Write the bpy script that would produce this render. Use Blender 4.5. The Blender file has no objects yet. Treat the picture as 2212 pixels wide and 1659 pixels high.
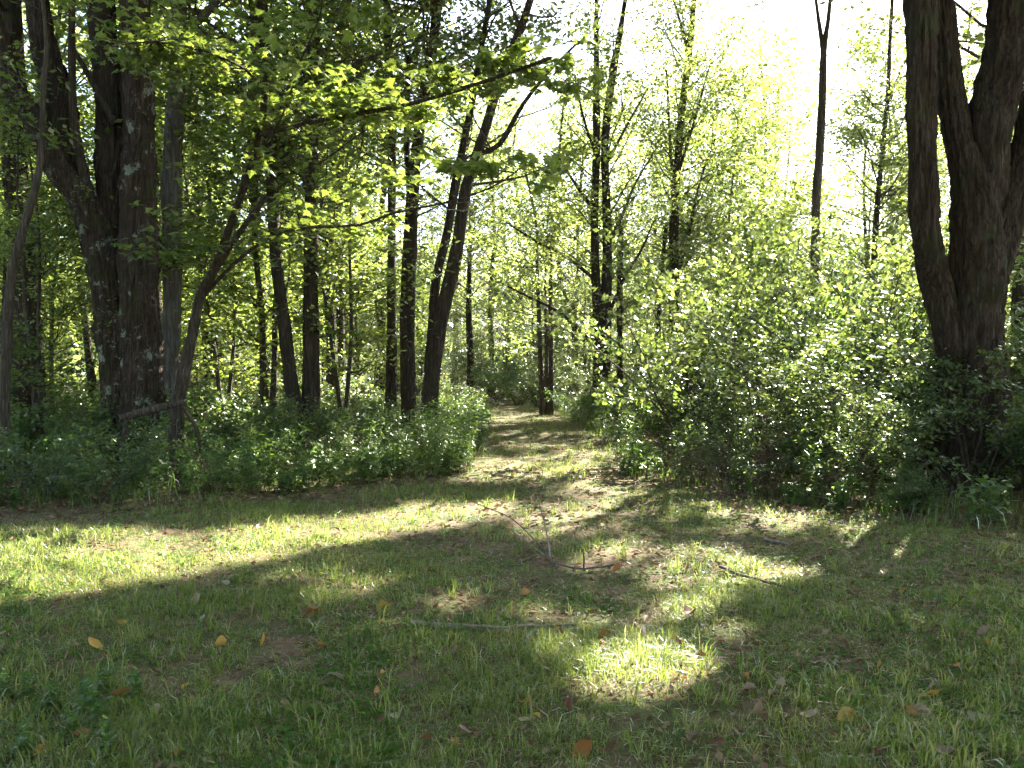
import bpy, math
import numpy as np

# ------------------------------------------------------------------ camera, sky, sun, exposure
SC = bpy.context.scene
COL = SC.collection
F = 1750.0                       # focal length in pixels of a 2212 x 1659 picture
CAMZ = 1.55
PITCH = math.atan(39.5 / F)
cam_d = bpy.data.cameras.new('camera')
cam_d.sensor_width = 36.0
cam_d.lens = 36.0 * F / 2212.0
cam_d.clip_start = 0.05
cam_d.clip_end = 3000.0
cam = bpy.data.objects.new('camera', cam_d)
COL.objects.link(cam)
cam.location = (0, 0, CAMZ)
cam.rotation_euler = (math.pi / 2 - PITCH, 0, 0)
SC.camera = cam

SUN_AZ, SUN_EL = math.radians(32.0), math.radians(38.0)
SUN = np.array([math.sin(SUN_AZ) * math.cos(SUN_EL), math.cos(SUN_AZ) * math.cos(SUN_EL), math.sin(SUN_EL)])
world = bpy.data.worlds.new('World')
SC.world = world
world.use_nodes = True
wn = world.node_tree.nodes
sky = wn.new('ShaderNodeTexSky')
sky.sky_type = 'NISHITA'
sky.sun_disc = False
sky.sun_elevation = SUN_EL
sky.sun_rotation = SUN_AZ
sky.air_density = 1.0
sky.dust_density = 1.2
sky.ozone_density = 0.6
bg = wn['Background']
bg.inputs['Strength'].default_value = 0.05
world.node_tree.links.new(sky.outputs[0], bg.inputs['Color'])

sun_d = bpy.data.lights.new('sun', 'SUN')
sun_d.energy = 5.0
sun_d.angle = math.radians(0.53)
sun_d.color = (1.0, 0.95, 0.86)
sun = bpy.data.objects.new('sun', sun_d)
COL.objects.link(sun)
from mathutils import Vector
sun.rotation_euler = Vector(SUN).to_track_quat('Z', 'Y').to_euler()
sun.location = (30, 50, 60)

SC.render.engine = 'CYCLES'
SC.view_settings.view_transform = 'Standard'
SC.view_settings.look = 'None'
SC.view_settings.exposure = 3.7
SC.view_settings.gamma = 1.0
cy = SC.cycles
cy.max_bounces = 7
cy.diffuse_bounces = 4
cy.glossy_bounces = 2
cy.transmission_bounces = 4
cy.transparent_max_bounces = 4
cy.caustics_reflective = False
cy.caustics_refractive = False
cy.use_adaptive_sampling = True
cy.adaptive_threshold = 0.02

RNG = np.random.default_rng(824)


# ------------------------------------------------------------------ picture <-> place
def P(x, y, d):
    """point at forward distance d on the ray of pixel (x, y) of the 2212-wide picture"""
    u, v = (x - 1106.0) / F, (829.5 - y) / F
    c, s = math.cos(PITCH), math.sin(PITCH)
    Y, Z = c + v * s, v * c - s
    return np.array([u / Y * d, d, CAMZ + Z / Y * d])


def project(p):
    """world points (N,3) -> pixels of the 2212-wide picture"""
    c, s = math.cos(PITCH), math.sin(PITCH)
    Y, Z = p[:, 1], p[:, 2] - CAMZ
    fw, up = Y * c - Z * s, Z * c + Y * s
    fw = np.maximum(fw, 0.3)
    return 1106 + F * p[:, 0] / fw, 829.5 - F * up / fw


def gz(x, y):
    """height of the ground"""
    x = np.asarray(x, float); y = np.asarray(y, float)
    z = 0.035 * np.sin(x * 0.9 + 1.3) * np.sin(y * 0.7) + 0.02 * np.sin(x * 2.3 + y * 1.7) + 0.03 * np.sin(y * 0.31 + 2)
    side = np.clip(np.abs(x - 0.5) - 3.5, 0, 30)
    z = z + 0.012 * side * np.clip((y - 8) / 10, 0, 1)
    dn = np.clip(y - 46, 0, 60)
    z = z - 0.0016 * dn ** 2 * np.where(dn > 30, 30 / np.maximum(dn, 1) * 2 - (30 / np.maximum(dn, 1)) ** 2, 1)
    t = np.clip((y - 120) / 190, 0, 1)
    z = z + 36 * t * t * (3 - 2 * t)
    z = z + np.clip(y - 120, 0, 300) / 190 * 6 * np.sin(x * 0.012 + 0.7) * (t > 0)
    return z


def ground_at(x, y):
    """the ground point seen at pixel (x, y)"""
    d = 5.0
    for _ in range(30):
        p = P(x, y, 1.0)
        k = (CAMZ - p[2])
        g = float(gz(p[0] * d, d))
        d = (CAMZ - g) / max(k, 1e-3)
    return np.array([p[0] * d, d, float(gz(p[0] * d, d))])


# gaps in the canopy: ground patches the sun reaches
BAND = np.array([(-60, 1195), (250, 1178), (430, 1158), (620, 1120), (800, 1095), (1000, 1082), (1130, 1078), (1085, 1112),
                 (900, 1135), (760, 1168), (640, 1198), (500, 1228), (330, 1262), (200, 1292), (80, 1300), (-60, 1262)], float)
SPOTS = [(1170, 1026, 215, 15), (1110, 962, 70, 9), (1120, 990, 90, 7), (1240, 938, 70, 7), (1230, 1000, 70, 8), (1110, 893, 30, 12),
         (1210, 1128, 100, 26), (720, 1270, 75, 24), (1385, 1470, 185, 74), (1600, 1235, 150, 38), (1730, 1568, 95, 30),
         (2060, 1190, 110, 34), (1870, 1160, 28, 40), (2095, 1380, 60, 34), (1330, 1185, 90, 18), (960, 1300, 60, 20), (1040, 1275, 45, 14), (1080, 1372, 55, 17), (1260, 1330, 55, 17), (640, 1240, 60, 13), (880, 1242, 50, 13), (1430, 1230, 70, 17), (1510, 1180, 70, 15), (1670, 1130, 90, 15), (1900, 1232, 34, 14), (1570, 1350, 45, 16), (1990, 1450, 45, 16), (800, 1345, 40, 12), (1290, 1560, 50, 14),
         (1100, 862, 70, 22), (1140, 907, 90, 17), (1150, 1320, 70, 24), (1480, 1300, 90, 26), (240, 1150, 120, 16), (930, 1410, 60, 20), (1190, 1410, 60, 30),
         (930, 985, 120, 34), (860, 1000, 60, 16), (1400, 960, 90, 22), (1010, 930, 40, 14), (1330, 905, 60, 14), (560, 985, 60, 12), (330, 1010, 40, 10)]


COLUMNS = [(P(x, y, d), R) for x, y, d, R in [
    (330, 110, 9.4, 0.55), (480, 160, 9.8, 0.6), (620, 230, 10.0, 0.5), (760, 200, 9.6, 0.6), (900, 230, 9.4, 0.7), (700, 480, 10.4, 0.8), (1150, 110, 8.3, 0.5), (560, 420, 10.6, 0.6), (960, 440, 9.6, 0.5),
    (2070, 690, 9.7, 0.45), (1750, 850, 11, 0.8), (1600, 800, 12, 0.9), (1880, 700, 11.5, 0.8), (1480, 900, 11.6, 0.7), (1830, 950, 10, 0.5), (1650, 950, 10.6, 0.6), (1950, 860, 10, 0.4), (1540, 720, 14, 1.0), (1700, 650, 14, 1.0), (1400, 800, 15, 0.9),
    (600, 900, 11.5, 0.5), (900, 800, 15, 0.8), (330, 900, 11.3, 0.35), (450, 960, 10.3, 0.35), (760, 900, 12, 0.5), (200, 870, 12, 0.4), (700, 700, 18, 1.0), (480, 700, 19, 0.9), (120, 700, 18, 0.7), (800, 500, 20, 1.2), (540, 750, 22, 1.0)]]


SOFT = [(P(x, y, d), R) for x, y, d, R in [(1650, 820, 12.5, 1.8), (1450, 820, 15, 1.7), (1900, 760, 12, 1.6), (930, 880, 14, 1.6), (1080, 900, 22, 1.6), (600, 880, 12.5, 1.4), (1280, 950, 17, 1.0), (1000, 780, 18, 1.5), (300, 880, 12, 1.2)]]


def in_poly(x, y, poly):
    inside = np.zeros(x.shape, bool)
    n = len(poly)
    for i in range(n):
        x0, y0 = poly[i]; x1, y1 = poly[(i + 1) % n]
        c = ((y0 > y) != (y1 > y)) & (x < (x1 - x0) * (y - y0) / (y1 - y0 + 1e-9) + x0)
        inside ^= c
    return inside


def lit(p):
    """True where a leaf at p would stand in one of the sunlit gaps"""
    k = p[:, 2] / SUN[2]
    g = p - k[:, None] * SUN
    x, y = project(g)
    w = 1 + 0.25 * np.sin(x * 0.045) + 0.2 * np.sin(x * 0.11 + y * 0.2)
    m = in_poly(x, y + 6 * np.sin(x * 0.03), BAND)
    for cx, cy_, rx, ry in SPOTS:
        m |= ((x - cx) / rx) ** 2 + ((y - cy_) / ry) ** 2 < w
    m &= g[:, 1] > 1.5
    for q, R in COLUMNS:                      # gaps that let the sun onto leaves of the understorey
        v = p - q
        t = v @ SUN
        e = np.linalg.norm(v - t[:, None] * SUN, axis=1)
        m |= (t > 2.6) & (e < R * (1 + 0.35 * np.sin(7.1 * p[:, 0]) * np.sin(5.3 * p[:, 1])))
    cl = np.sin(4.1 * p[:, 0] + 1.7 * p[:, 2]) + np.sin(3.7 * p[:, 1] + 1.0) + np.sin(4.5 * p[:, 2] - 1.3 * p[:, 0])
    for q, R in SOFT:
        v = p - q
        t = v @ SUN
        e = np.linalg.norm(v - t[:, None] * SUN, axis=1)
        m |= (t > 3.5) & (e < R) & (cl > -0.5)
    return m


# ------------------------------------------------------------------ mesh tools
def mesh_np(name, V, faces, mats, mat_idx=None, smooth=False):
    """faces: list of (M,k) integer arrays"""
    me = bpy.data.meshes.new(name)
    V = np.ascontiguousarray(V, np.float32)
    me.vertices.add(len(V))
    me.vertices.foreach_set('co', V.ravel())
    loops = np.concatenate([f.ravel() for f in faces]).astype(np.int32)
    tot = np.concatenate([np.full(len(f), f.shape[1], np.int32) for f in faces])
    start = np.concatenate([[0], np.cumsum(tot)[:-1]]).astype(np.int32)
    me.loops.add(len(loops))
    me.loops.foreach_set('vertex_index', loops)
    me.polygons.add(len(tot))
    me.polygons.foreach_set('loop_start', start)
    me.polygons.foreach_set('loop_total', tot)
    for m in mats:
        me.materials.append(m)
    if mat_idx is not None:
        me.polygons.foreach_set('material_index', np.concatenate([np.full(len(f), i, np.int32) for f, i in zip(faces, mat_idx)]))
    me.polygons.foreach_set('use_smooth', np.full(len(tot), smooth))
    me.update(calc_edges=True)
    return me


def obj(name, me, parent=None, loc=None):
    o = bpy.data.objects.new(name, me)
    COL.objects.link(o)
    if parent is not None:
        o.parent = parent
    if loc is not None:
        o.location = loc
    return o


def tag(o, label=None, cat=None, group=None, kind=None):
    if label: o['label'] = label
    if cat: o['category'] = cat
    if group: o['group'] = group
    if kind: o['kind'] = kind
    return o


def thing(name, label, cat, loc, group=None):
    o = bpy.data.objects.new(name, None)
    o.empty_display_size = 0.2
    COL.objects.link(o)
    o.location = loc
    return tag(o, label, cat, group)


def copy_tree(src, loc, rz, sc, label=None, group=None, tilt=(0, 0)):
    c = src.copy()
    COL.objects.link(c)
    c.location = loc
    c.rotation_euler = (tilt[0], tilt[1], rz)
    c.scale = sc if hasattr(sc, '__len__') else (sc, sc, sc)
    if label: c['label'] = label
    if group: c['group'] = group
    for ch in list(src.children):
        d = ch.copy()
        COL.objects.link(d)
        d.parent = c
    return c


def resample(pts, rad, step):
    """Catmull-Rom through pts, about one ring each step metres"""
    pts = np.asarray(pts, float); rad = np.asarray(rad, float)
    p = np.vstack([2 * pts[0] - pts[1], pts, 2 * pts[-1] - pts[-2]])
    out, ro = [], []
    for i in range(len(pts) - 1):
        a, b, c, d = p[i:i + 4]
        n = max(2, int(np.linalg.norm(c - b) / step))
        t = np.linspace(0, 1, n, endpoint=False)[:, None]
        out.append(0.5 * (2 * b + (c - a) * t + (2 * a - 5 * b + 4 * c - d) * t ** 2 + (3 * b - a - 3 * c + d) * t ** 3))
        ro.append(rad[i] + (rad[i + 1] - rad[i]) * t[:, 0])
    out.append(pts[-1:]); ro.append(rad[-1:])
    return np.vstack(out), np.concatenate(ro)


def tubes(polys, radii, k=4, bark=0.0, rng=RNG):
    """polys (B,m,3), radii (B,m): open tubes with a closing tip; returns V, quads"""
    polys = np.asarray(polys, float); radii = np.asarray(radii, float)
    B, m, _ = polys.shape
    T = np.gradient(polys, axis=1)
    T /= np.linalg.norm(T, axis=2, keepdims=True) + 1e-9
    mean = T.mean(axis=1)
    ref = np.where(np.abs(mean[:, 2:3]) > 0.8, np.array([[1.0, 0.13, 0]]), np.array([[0.05, 0.02, 1.0]]))
    ref = np.repeat(ref[:, None, :], m, 1)
    U = np.cross(T, ref); U /= np.linalg.norm(U, axis=2, keepdims=True) + 1e-9
    W = np.cross(T, U)
    a = np.arange(k) * 2 * np.pi / k
    r = np.repeat(radii[:, :, None], k, 2)
    if bark > 0:
        ph = rng.uniform(0, 6.28, 6)
        L = np.cumsum(np.concatenate([np.zeros((B, 1)), np.linalg.norm(np.diff(polys, axis=1), axis=2)], 1), 1)[:, :, None]
        A = a[None, None, :]
        lump = 0.10 * np.sin(2 * A + ph[0] + 0.9 * L) + 0.07 * np.sin(3 * A + ph[1] - 1.4 * L) + 0.05 * np.sin(L * 5 + ph[2] + 2 * A)
        ridge = rng.normal(0, 1, (B, 1, k)) * 0.6 + rng.normal(0, 1, (B, m, k)) * 0.5
        r = r * (1 + bark * lump + 0.035 * bark * ridge)
        if k >= 40:                          # plated bark: furrows that wander and break
            n1 = np.zeros((B, m, k))
            for q in range(7):
                kk = int(rng.integers(8, 20)); wb = rng.uniform(1.5, 4.0); f2 = rng.uniform(0.8, 2.2)
                n1 += np.abs(np.sin(0.5 * kk * 2 * (A * 0.5) + wb * np.sin(f2 * L + rng.uniform(0, 6)) + rng.uniform(0, 6))) - 0.63
            n1 = n1 / 7 + 0.10 * rng.normal(0, 1, (B, m, k))
            r = r + 0.13 * n1 * np.clip(r / 0.3, 0.3, 1.0)
    V = polys[:, :, None, :] + r[..., None] * (np.cos(a)[None, None, :, None] * U[:, :, None, :] + np.sin(a)[None, None, :, None] * W[:, :, None, :])
    idx = np.arange(B * m * k).reshape(B, m, k)
    q0, q1 = idx[:, :-1, :], idx[:, 1:, :]
    Q = np.stack([q0, np.roll(q0, -1, 2), np.roll(q1, -1, 2), q1], -1).reshape(-1, 4)
    return V.reshape(-1, 3), Q


def unit(v):
    return v / (np.linalg.norm(v, axis=-1, keepdims=True) + 1e-9)


def leaf_cards(Pn, size, rng, tilt=0.55, aspect=0.62, droop=0.25, bend=0.22):
    """two-triangle folded leaves: base, right, tip, left"""
    n = len(Pn)
    nrm = unit(np.stack([rng.normal(0, tilt, n), rng.normal(0, tilt, n), np.ones(n)], 1))
    az = rng.uniform(0, 2 * np.pi, n)
    d = np.stack([np.cos(az), np.sin(az), np.full(n, -droop)], 1)
    d = unit(d - nrm * (d * nrm).sum(1, keepdims=True))
    s = np.cross(d, nrm)
    L = (size * rng.uniform(0.65, 1.3, n))[:, None]
    w = L * aspect * 0.5
    mid = Pn + d * L * 0.45 - nrm * L * 0.0
    V = np.stack([Pn, mid + s * w - nrm * w * bend, Pn + d * L - nrm * L * 0.12, mid - s * w - nrm * w * bend], 1).reshape(-1, 3)
    i = np.arange(n)[:, None] * 4
    T = np.concatenate([i + np.array([[0, 1, 2]]), i + np.array([[0, 2, 3]])], 0)
    return V, T


MAPLE = np.array([(0, 0), (0.10, 0.10), (0.40, 0.02), (0.30, 0.22), (0.55, 0.42), (0.30, 0.42), (0.28, 0.55), (0.16, 0.62), (0.10, 0.80), (0, 1.0)], float)
MAPLE = np.vstack([MAPLE, MAPLE[1:-1][::-1] * np.array([-1, 1])])


def maple_cards(Pn, size, rng, tilt=0.4):
    """five-lobed leaves with real outlines"""
    n = len(Pn); m = len(MAPLE)
    nrm = unit(np.stack([rng.normal(0, tilt, n), rng.normal(0, tilt, n), np.ones(n)], 1))
    az = rng.uniform(0, 2 * np.pi, n)
    d = np.stack([np.cos(az), np.sin(az), np.full(n, -0.35)], 1)
    d = unit(d - nrm * (d * nrm).sum(1, keepdims=True))
    s = np.cross(d, nrm)
    L = (size * rng.uniform(0.6, 1.25, n))[:, None, None]
    X, Y = MAPLE[:, 0][None, :, None], MAPLE[:, 1][None, :, None]
    V = Pn[:, None, :] + L * (X * s[:, None, :] + Y * d[:, None, :] - (0.35 * np.abs(X) ** 1.5 + 0.15 * Y ** 2) * nrm[:, None, :])
    c = Pn[:, None, :] + L * (0.35 * d[:, None, :] + 0.02 * nrm[:, None, :])
    V = np.concatenate([c, V], 1).reshape(-1, 3)
    t = np.array([[0, 1 + j, 1 + (j + 1) % m] for j in range(m)])
    T = (np.arange(n)[:, None, None] * (m + 1) + t[None]).reshape(-1, 3)
    return V, T


# ------------------------------------------------------------------ materials
def new_mat(name):
    m = bpy.data.materials.new(name)
    m.use_nodes = True
    nt = m.node_tree
    nt.nodes.clear()
    out = nt.nodes.new('ShaderNodeOutputMaterial')
    return m, nt, out


def N(nt, kind, **kw):
    n = nt.nodes.new(kind)
    for k, v in kw.items():
        if k in n.inputs: n.inputs[k].default_value = v
        else: setattr(n, k, v)
    return n


def ramp(nt, stops):
    r = nt.nodes.new('ShaderNodeValToRGB')
    e = r.color_ramp.elements
    while len(e) < len(stops): e.new(0.5)
    for i, (p, c) in enumerate(stops):
        e[i].position = p
        e[i].color = (*c, 1)
    return r


def leaf_mat(name, refl, trans, gloss=0.35, rough=0.38, mixt=0.5):
    """refl / trans: three colour stops each, picked at random for each leaf"""
    m, nt, out = new_mat(name)
    L = nt.links.new
    g = N(nt, 'ShaderNodeNewGeometry')
    oi = N(nt, 'ShaderNodeObjectInfo')
    ad = N(nt, 'ShaderNodeMath', operation='MULTIPLY_ADD')
    L(oi.outputs['Random'], ad.inputs[0]); ad.inputs[1].default_value = 0.35
    fr = N(nt, 'ShaderNodeMath', operation='MULTIPLY'); fr.inputs[1].default_value = 0.75
    L(g.outputs['Random Per Island'], fr.inputs[0]); L(fr.outputs[0], ad.inputs[2])
    st = [0.05, 0.5, 0.97][:len(refl)]
    r1 = ramp(nt, list(zip(st, refl))); r2 = ramp(nt, list(zip(st, trans)))
    L(ad.outputs[0], r1.inputs[0]); L(ad.outputs[0], r2.inputs[0])
    d = N(nt, 'ShaderNodeBsdfDiffuse'); t = N(nt, 'ShaderNodeBsdfTranslucent'); gl = N(nt, 'ShaderNodeBsdfGlossy', Roughness=rough)
    L(r1.outputs[0], d.inputs[0]); L(r2.outputs[0], t.inputs[0])
    gl.inputs['Color'].default_value = (0.9, 0.95, 0.9, 1)
    a = N(nt, 'ShaderNodeMixShader'); a.inputs[0].default_value = mixt
    L(d.outputs[0], a.inputs[1]); L(t.outputs[0], a.inputs[2])
    lw = N(nt, 'ShaderNodeFresnel', IOR=1.42)
    mu = N(nt, 'ShaderNodeMath', operation='MULTIPLY'); mu.inputs[1].default_value = gloss
    L(lw.outputs[0], mu.inputs[0])
    b = N(nt, 'ShaderNodeMixShader')
    L(mu.outputs[0], b.inputs[0]); L(a.outputs[0], b.inputs[1]); L(gl.outputs[0], b.inputs[2])
    L(b.outputs[0], out.inputs[0])
    return m


M = {}
M['leaf'] = leaf_mat('maple_leaf', [(0.030, 0.065, 0.014), (0.050, 0.100, 0.018), (0.085, 0.130, 0.022)],
                     [(0.19, 0.265, 0.030), (0.31, 0.39, 0.050), (0.40, 0.47, 0.08)])
M['leaf_far'] = leaf_mat('woodland_leaf', [(0.035, 0.075, 0.018), (0.06, 0.11, 0.022), (0.095, 0.14, 0.03)],
                         [(0.22, 0.295, 0.045), (0.35, 0.42, 0.075), (0.45, 0.52, 0.12)])
M['shrub'] = leaf_mat('shrub_leaf', [(0.035, 0.065, 0.022), (0.055, 0.095, 0.03), (0.09, 0.125, 0.04)],
                      [(0.14, 0.20, 0.030), (0.23, 0.295, 0.050), (0.30, 0.37, 0.08)], gloss=0.6, rough=0.33)
M['shrub_dark'] = leaf_mat('dark_shrub_leaf', [(0.025, 0.05, 0.022), (0.04, 0.072, 0.03), (0.07, 0.095, 0.04)],
                           [(0.07, 0.13, 0.018), (0.11, 0.19, 0.024), (0.19, 0.26, 0.04)], gloss=0.7, rough=0.3)
M['weed'] = leaf_mat('weed_leaf', [(0.035, 0.085, 0.02), (0.06, 0.12, 0.025), (0.10, 0.15, 0.04)],
                     [(0.12, 0.24, 0.02), (0.20, 0.34, 0.03), (0.32, 0.42, 0.06)], gloss=0.5)
M['clover'] = leaf_mat('clover_leaf', [(0.035, 0.085, 0.02), (0.055, 0.12, 0.025), (0.08, 0.15, 0.035)],
                       [(0.10, 0.22, 0.02), (0.16, 0.30, 0.03), (0.24, 0.38, 0.05)], gloss=0.08)
M['straw'] = leaf_mat('dry_straw', [(0.20, 0.16, 0.08), (0.34, 0.28, 0.15), (0.50, 0.43, 0.27)],
                      [(0.20, 0.15, 0.06), (0.32, 0.25, 0.11), (0.42, 0.35, 0.18)], gloss=0.15, mixt=0.3)
M['grass'] = leaf_mat('grass_blade', [(0.044, 0.097, 0.020), (0.080, 0.132, 0.028), (0.23, 0.205, 0.09)],
                      [(0.18, 0.30, 0.03), (0.30, 0.39, 0.05), (0.48, 0.44, 0.17)], gloss=0.15, rough=0.45, mixt=0.45)


def bark_mat(name, dark, mid, light, lichen=0.0, lcol=(0.30, 0.33, 0.25), moss=0.0, scale=1.0):
    m, nt, out = new_mat(name)
    L = nt.links.new
    tc = N(nt, 'ShaderNodeTexCoord')
    mp = N(nt, 'ShaderNodeMapping'); mp.inputs['Scale'].default_value = (9 * scale, 9 * scale, 1.0 * scale)
    L(tc.outputs['Object'], mp.inputs[0])
    n1 = N(nt, 'ShaderNodeTexNoise', Scale=2.2, Detail=6.0, Roughness=0.65, Distortion=0.6); L(mp.outputs[0], n1.inputs['Vector'])
    wv = N(nt, 'ShaderNodeVectorMath', operation='MULTIPLY_ADD'); L(n1.outputs['Color'], wv.inputs[0]); wv.inputs[1].default_value = (0.5, 0.5, 0.5); L(mp.outputs[0], wv.inputs[2])
    v1 = N(nt, 'ShaderNodeTexVoronoi', feature='DISTANCE_TO_EDGE', Scale=2.6); L(wv.outputs[0], v1.inputs['Vector'])
    n2 = N(nt, 'ShaderNodeTexNoise', Scale=2.0, Detail=5.0, Roughness=0.6); L(tc.outputs['Object'], n2.inputs['Vector'])
    r = ramp(nt, [(0.25, dark), (0.52, mid), (0.78, light)])
    L(n1.outputs[0], r.inputs[0])
    cur = r.outputs[0]
    mul = N(nt, 'ShaderNodeMixRGB', blend_type='MULTIPLY'); mul.inputs[0].default_value = 0.75
    rr = ramp(nt, [(0.0, (0.45, 0.42, 0.40)), (0.16, (1, 1, 1))]); L(v1.outputs[0], rr.inputs[0])
    L(cur, mul.inputs[1]); L(rr.outputs[0], mul.inputs[2]); cur = mul.outputs[0]
    if moss > 0:
        rm = ramp(nt, [(0.62 - 0.2 * moss, (0, 0, 0)), (0.74 - 0.1 * moss, (1, 1, 1))]); L(n2.outputs[0], rm.inputs[0])
        mx = N(nt, 'ShaderNodeMixRGB'); mx.inputs[2].default_value = (0.05, 0.065, 0.02, 1)
        sc = N(nt, 'ShaderNodeMath', operation='MULTIPLY'); sc.inputs[1].default_value = 0.6
        L(rm.outputs[0], sc.inputs[0]); L(sc.outputs[0], mx.inputs[0]); L(cur, mx.inputs[1]); cur = mx.outputs[0]
    if lichen > 0:
        n3 = N(nt, 'ShaderNodeTexNoise', Scale=3.4, Detail=9.0, Roughness=0.78); L(tc.outputs['Object'], n3.inputs['Vector'])
        rl = ramp(nt, [(0.66 - 0.14 * lichen, (0, 0, 0)), (0.69 - 0.14 * lichen, (1, 1, 1))]); L(n3.outputs[0], rl.inputs[0])
        mx = N(nt, 'ShaderNodeMixRGB'); mx.inputs[2].default_value = (*lcol, 1)
        L(rl.outputs[0], mx.inputs[0]); L(cur, mx.inputs[1]); cur = mx.outputs[0]
    b = N(nt, 'ShaderNodeBsdfPrincipled', Roughness=0.92)
    b.inputs['Specular IOR Level'].default_value = 0.2
    L(cur, b.inputs['Base Color'])
    h = N(nt, 'ShaderNodeMath', operation='MULTIPLY_ADD')
    mn = N(nt, 'ShaderNodeMath', operation='MINIMUM'); mn.inputs[1].default_value = 0.35; L(v1.outputs[0], mn.inputs[0])
    L(mn.outputs[0], h.inputs[0]); h.inputs[1].default_value = 1.6; L(n1.outputs[0], h.inputs[2])
    bp = N(nt, 'ShaderNodeBump', Strength=1.0, Distance=0.07)
    L(h.outputs[0], bp.inputs['Height']); L(bp.outputs[0], b.inputs['Normal'])
    L(b.outputs[0], out.inputs[0])
    return m


M['bark'] = bark_mat('rough_brown_bark', (0.022, 0.015, 0.010), (0.073, 0.050, 0.034), (0.17, 0.13, 0.093), moss=0.45)
M['bark_lichen'] = bark_mat('lichen_spotted_bark', (0.024, 0.017, 0.011), (0.078, 0.054, 0.037), (0.18, 0.135, 0.097), lichen=0.68, moss=0.45)
M['bark_pale'] = bark_mat('smooth_grey_bark', (0.10, 0.085, 0.068), (0.17, 0.15, 0.125), (0.24, 0.215, 0.185), lichen=0.3, scale=0.6)
M['bark_thin'] = bark_mat('sapling_bark', (0.06, 0.045, 0.034), (0.12, 0.095, 0.07), (0.19, 0.16, 0.125))


def flat_mat(name, stops, rough=0.85, scale=30.0, trans=None):
    m, nt, out = new_mat(name)
    L = nt.links.new
    tc = N(nt, 'ShaderNodeTexCoord'); oi = N(nt, 'ShaderNodeObjectInfo')
    n1 = N(nt, 'ShaderNodeTexNoise', Scale=scale, Detail=4.0); L(tc.outputs['Object'], n1.inputs['Vector'])
    ad = N(nt, 'ShaderNodeMath', operation='MULTIPLY_ADD'); ad.inputs[1].default_value = 0.5
    L(oi.outputs['Random'], ad.inputs[0])
    sb = N(nt, 'ShaderNodeMath', operation='SUBTRACT'); sb.inputs[1].default_value = 0.25
    L(n1.outputs[0], sb.inputs[0]); L(sb.outputs[0], ad.inputs[2])
    r = ramp(nt, stops); L(ad.outputs[0], r.inputs[0])
    b = N(nt, 'ShaderNodeBsdfPrincipled', Roughness=rough)
    L(r.outputs[0], b.inputs['Base Color'])
    if trans:
        t = N(nt, 'ShaderNodeBsdfTranslucent'); L(r.outputs[0], t.inputs[0])
        mx = N(nt, 'ShaderNodeMixShader'); mx.inputs[0].default_value = trans
        L(b.outputs[0], mx.inputs[1]); L(t.outputs[0], mx.inputs[2]); L(mx.outputs[0], out.inputs[0])
    else:
        L(b.outputs[0], out.inputs[0])
    return m


M['stick'] = flat_mat('weathered_stick', [(0.2, (0.06, 0.045, 0.032)), (0.5, (0.12, 0.095, 0.07)), (0.8, (0.22, 0.185, 0.145))])
M['dead_wood'] = flat_mat('dead_wood', [(0.2, (0.10, 0.055, 0.035)), (0.5, (0.17, 0.10, 0.065)), (0.8, (0.25, 0.16, 0.11))])
M['dead_yellow'] = flat_mat('yellow_leaf', [(0.2, (0.34, 0.20, 0.03)), (0.55, (0.50, 0.32, 0.06)), (0.85, (0.36, 0.18, 0.03))], 0.6, 40, 0.25)
M['dead_orange'] = flat_mat('orange_leaf', [(0.2, (0.26, 0.10, 0.025)), (0.55, (0.40, 0.18, 0.04)), (0.85, (0.45, 0.25, 0.06))], 0.6, 40, 0.2)
M['dead_red'] = flat_mat('russet_leaf', [(0.2, (0.11, 0.035, 0.018)), (0.55, (0.18, 0.06, 0.03)), (0.85, (0.22, 0.10, 0.05))], 0.65, 40, 0.15)
M['dead_tan'] = flat_mat('tan_leaf', [(0.2, (0.17, 0.11, 0.065)), (0.55, (0.28, 0.19, 0.115)), (0.85, (0.37, 0.26, 0.17))], 0.65, 40, 0.15)
M['dead_pale'] = flat_mat('pale_leaf', [(0.2, (0.20, 0.17, 0.10)), (0.55, (0.29, 0.25, 0.16)), (0.85, (0.36, 0.31, 0.21))], 0.6, 40, 0.2)
M['litter'] = leaf_mat('leaf_litter', [(0.08, 0.045, 0.025), (0.17, 0.105, 0.06), (0.30, 0.21, 0.13)],
                       [(0.10, 0.05, 0.02), (0.18, 0.10, 0.04), (0.28, 0.19, 0.09)], gloss=0.05, mixt=0.2)


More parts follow.
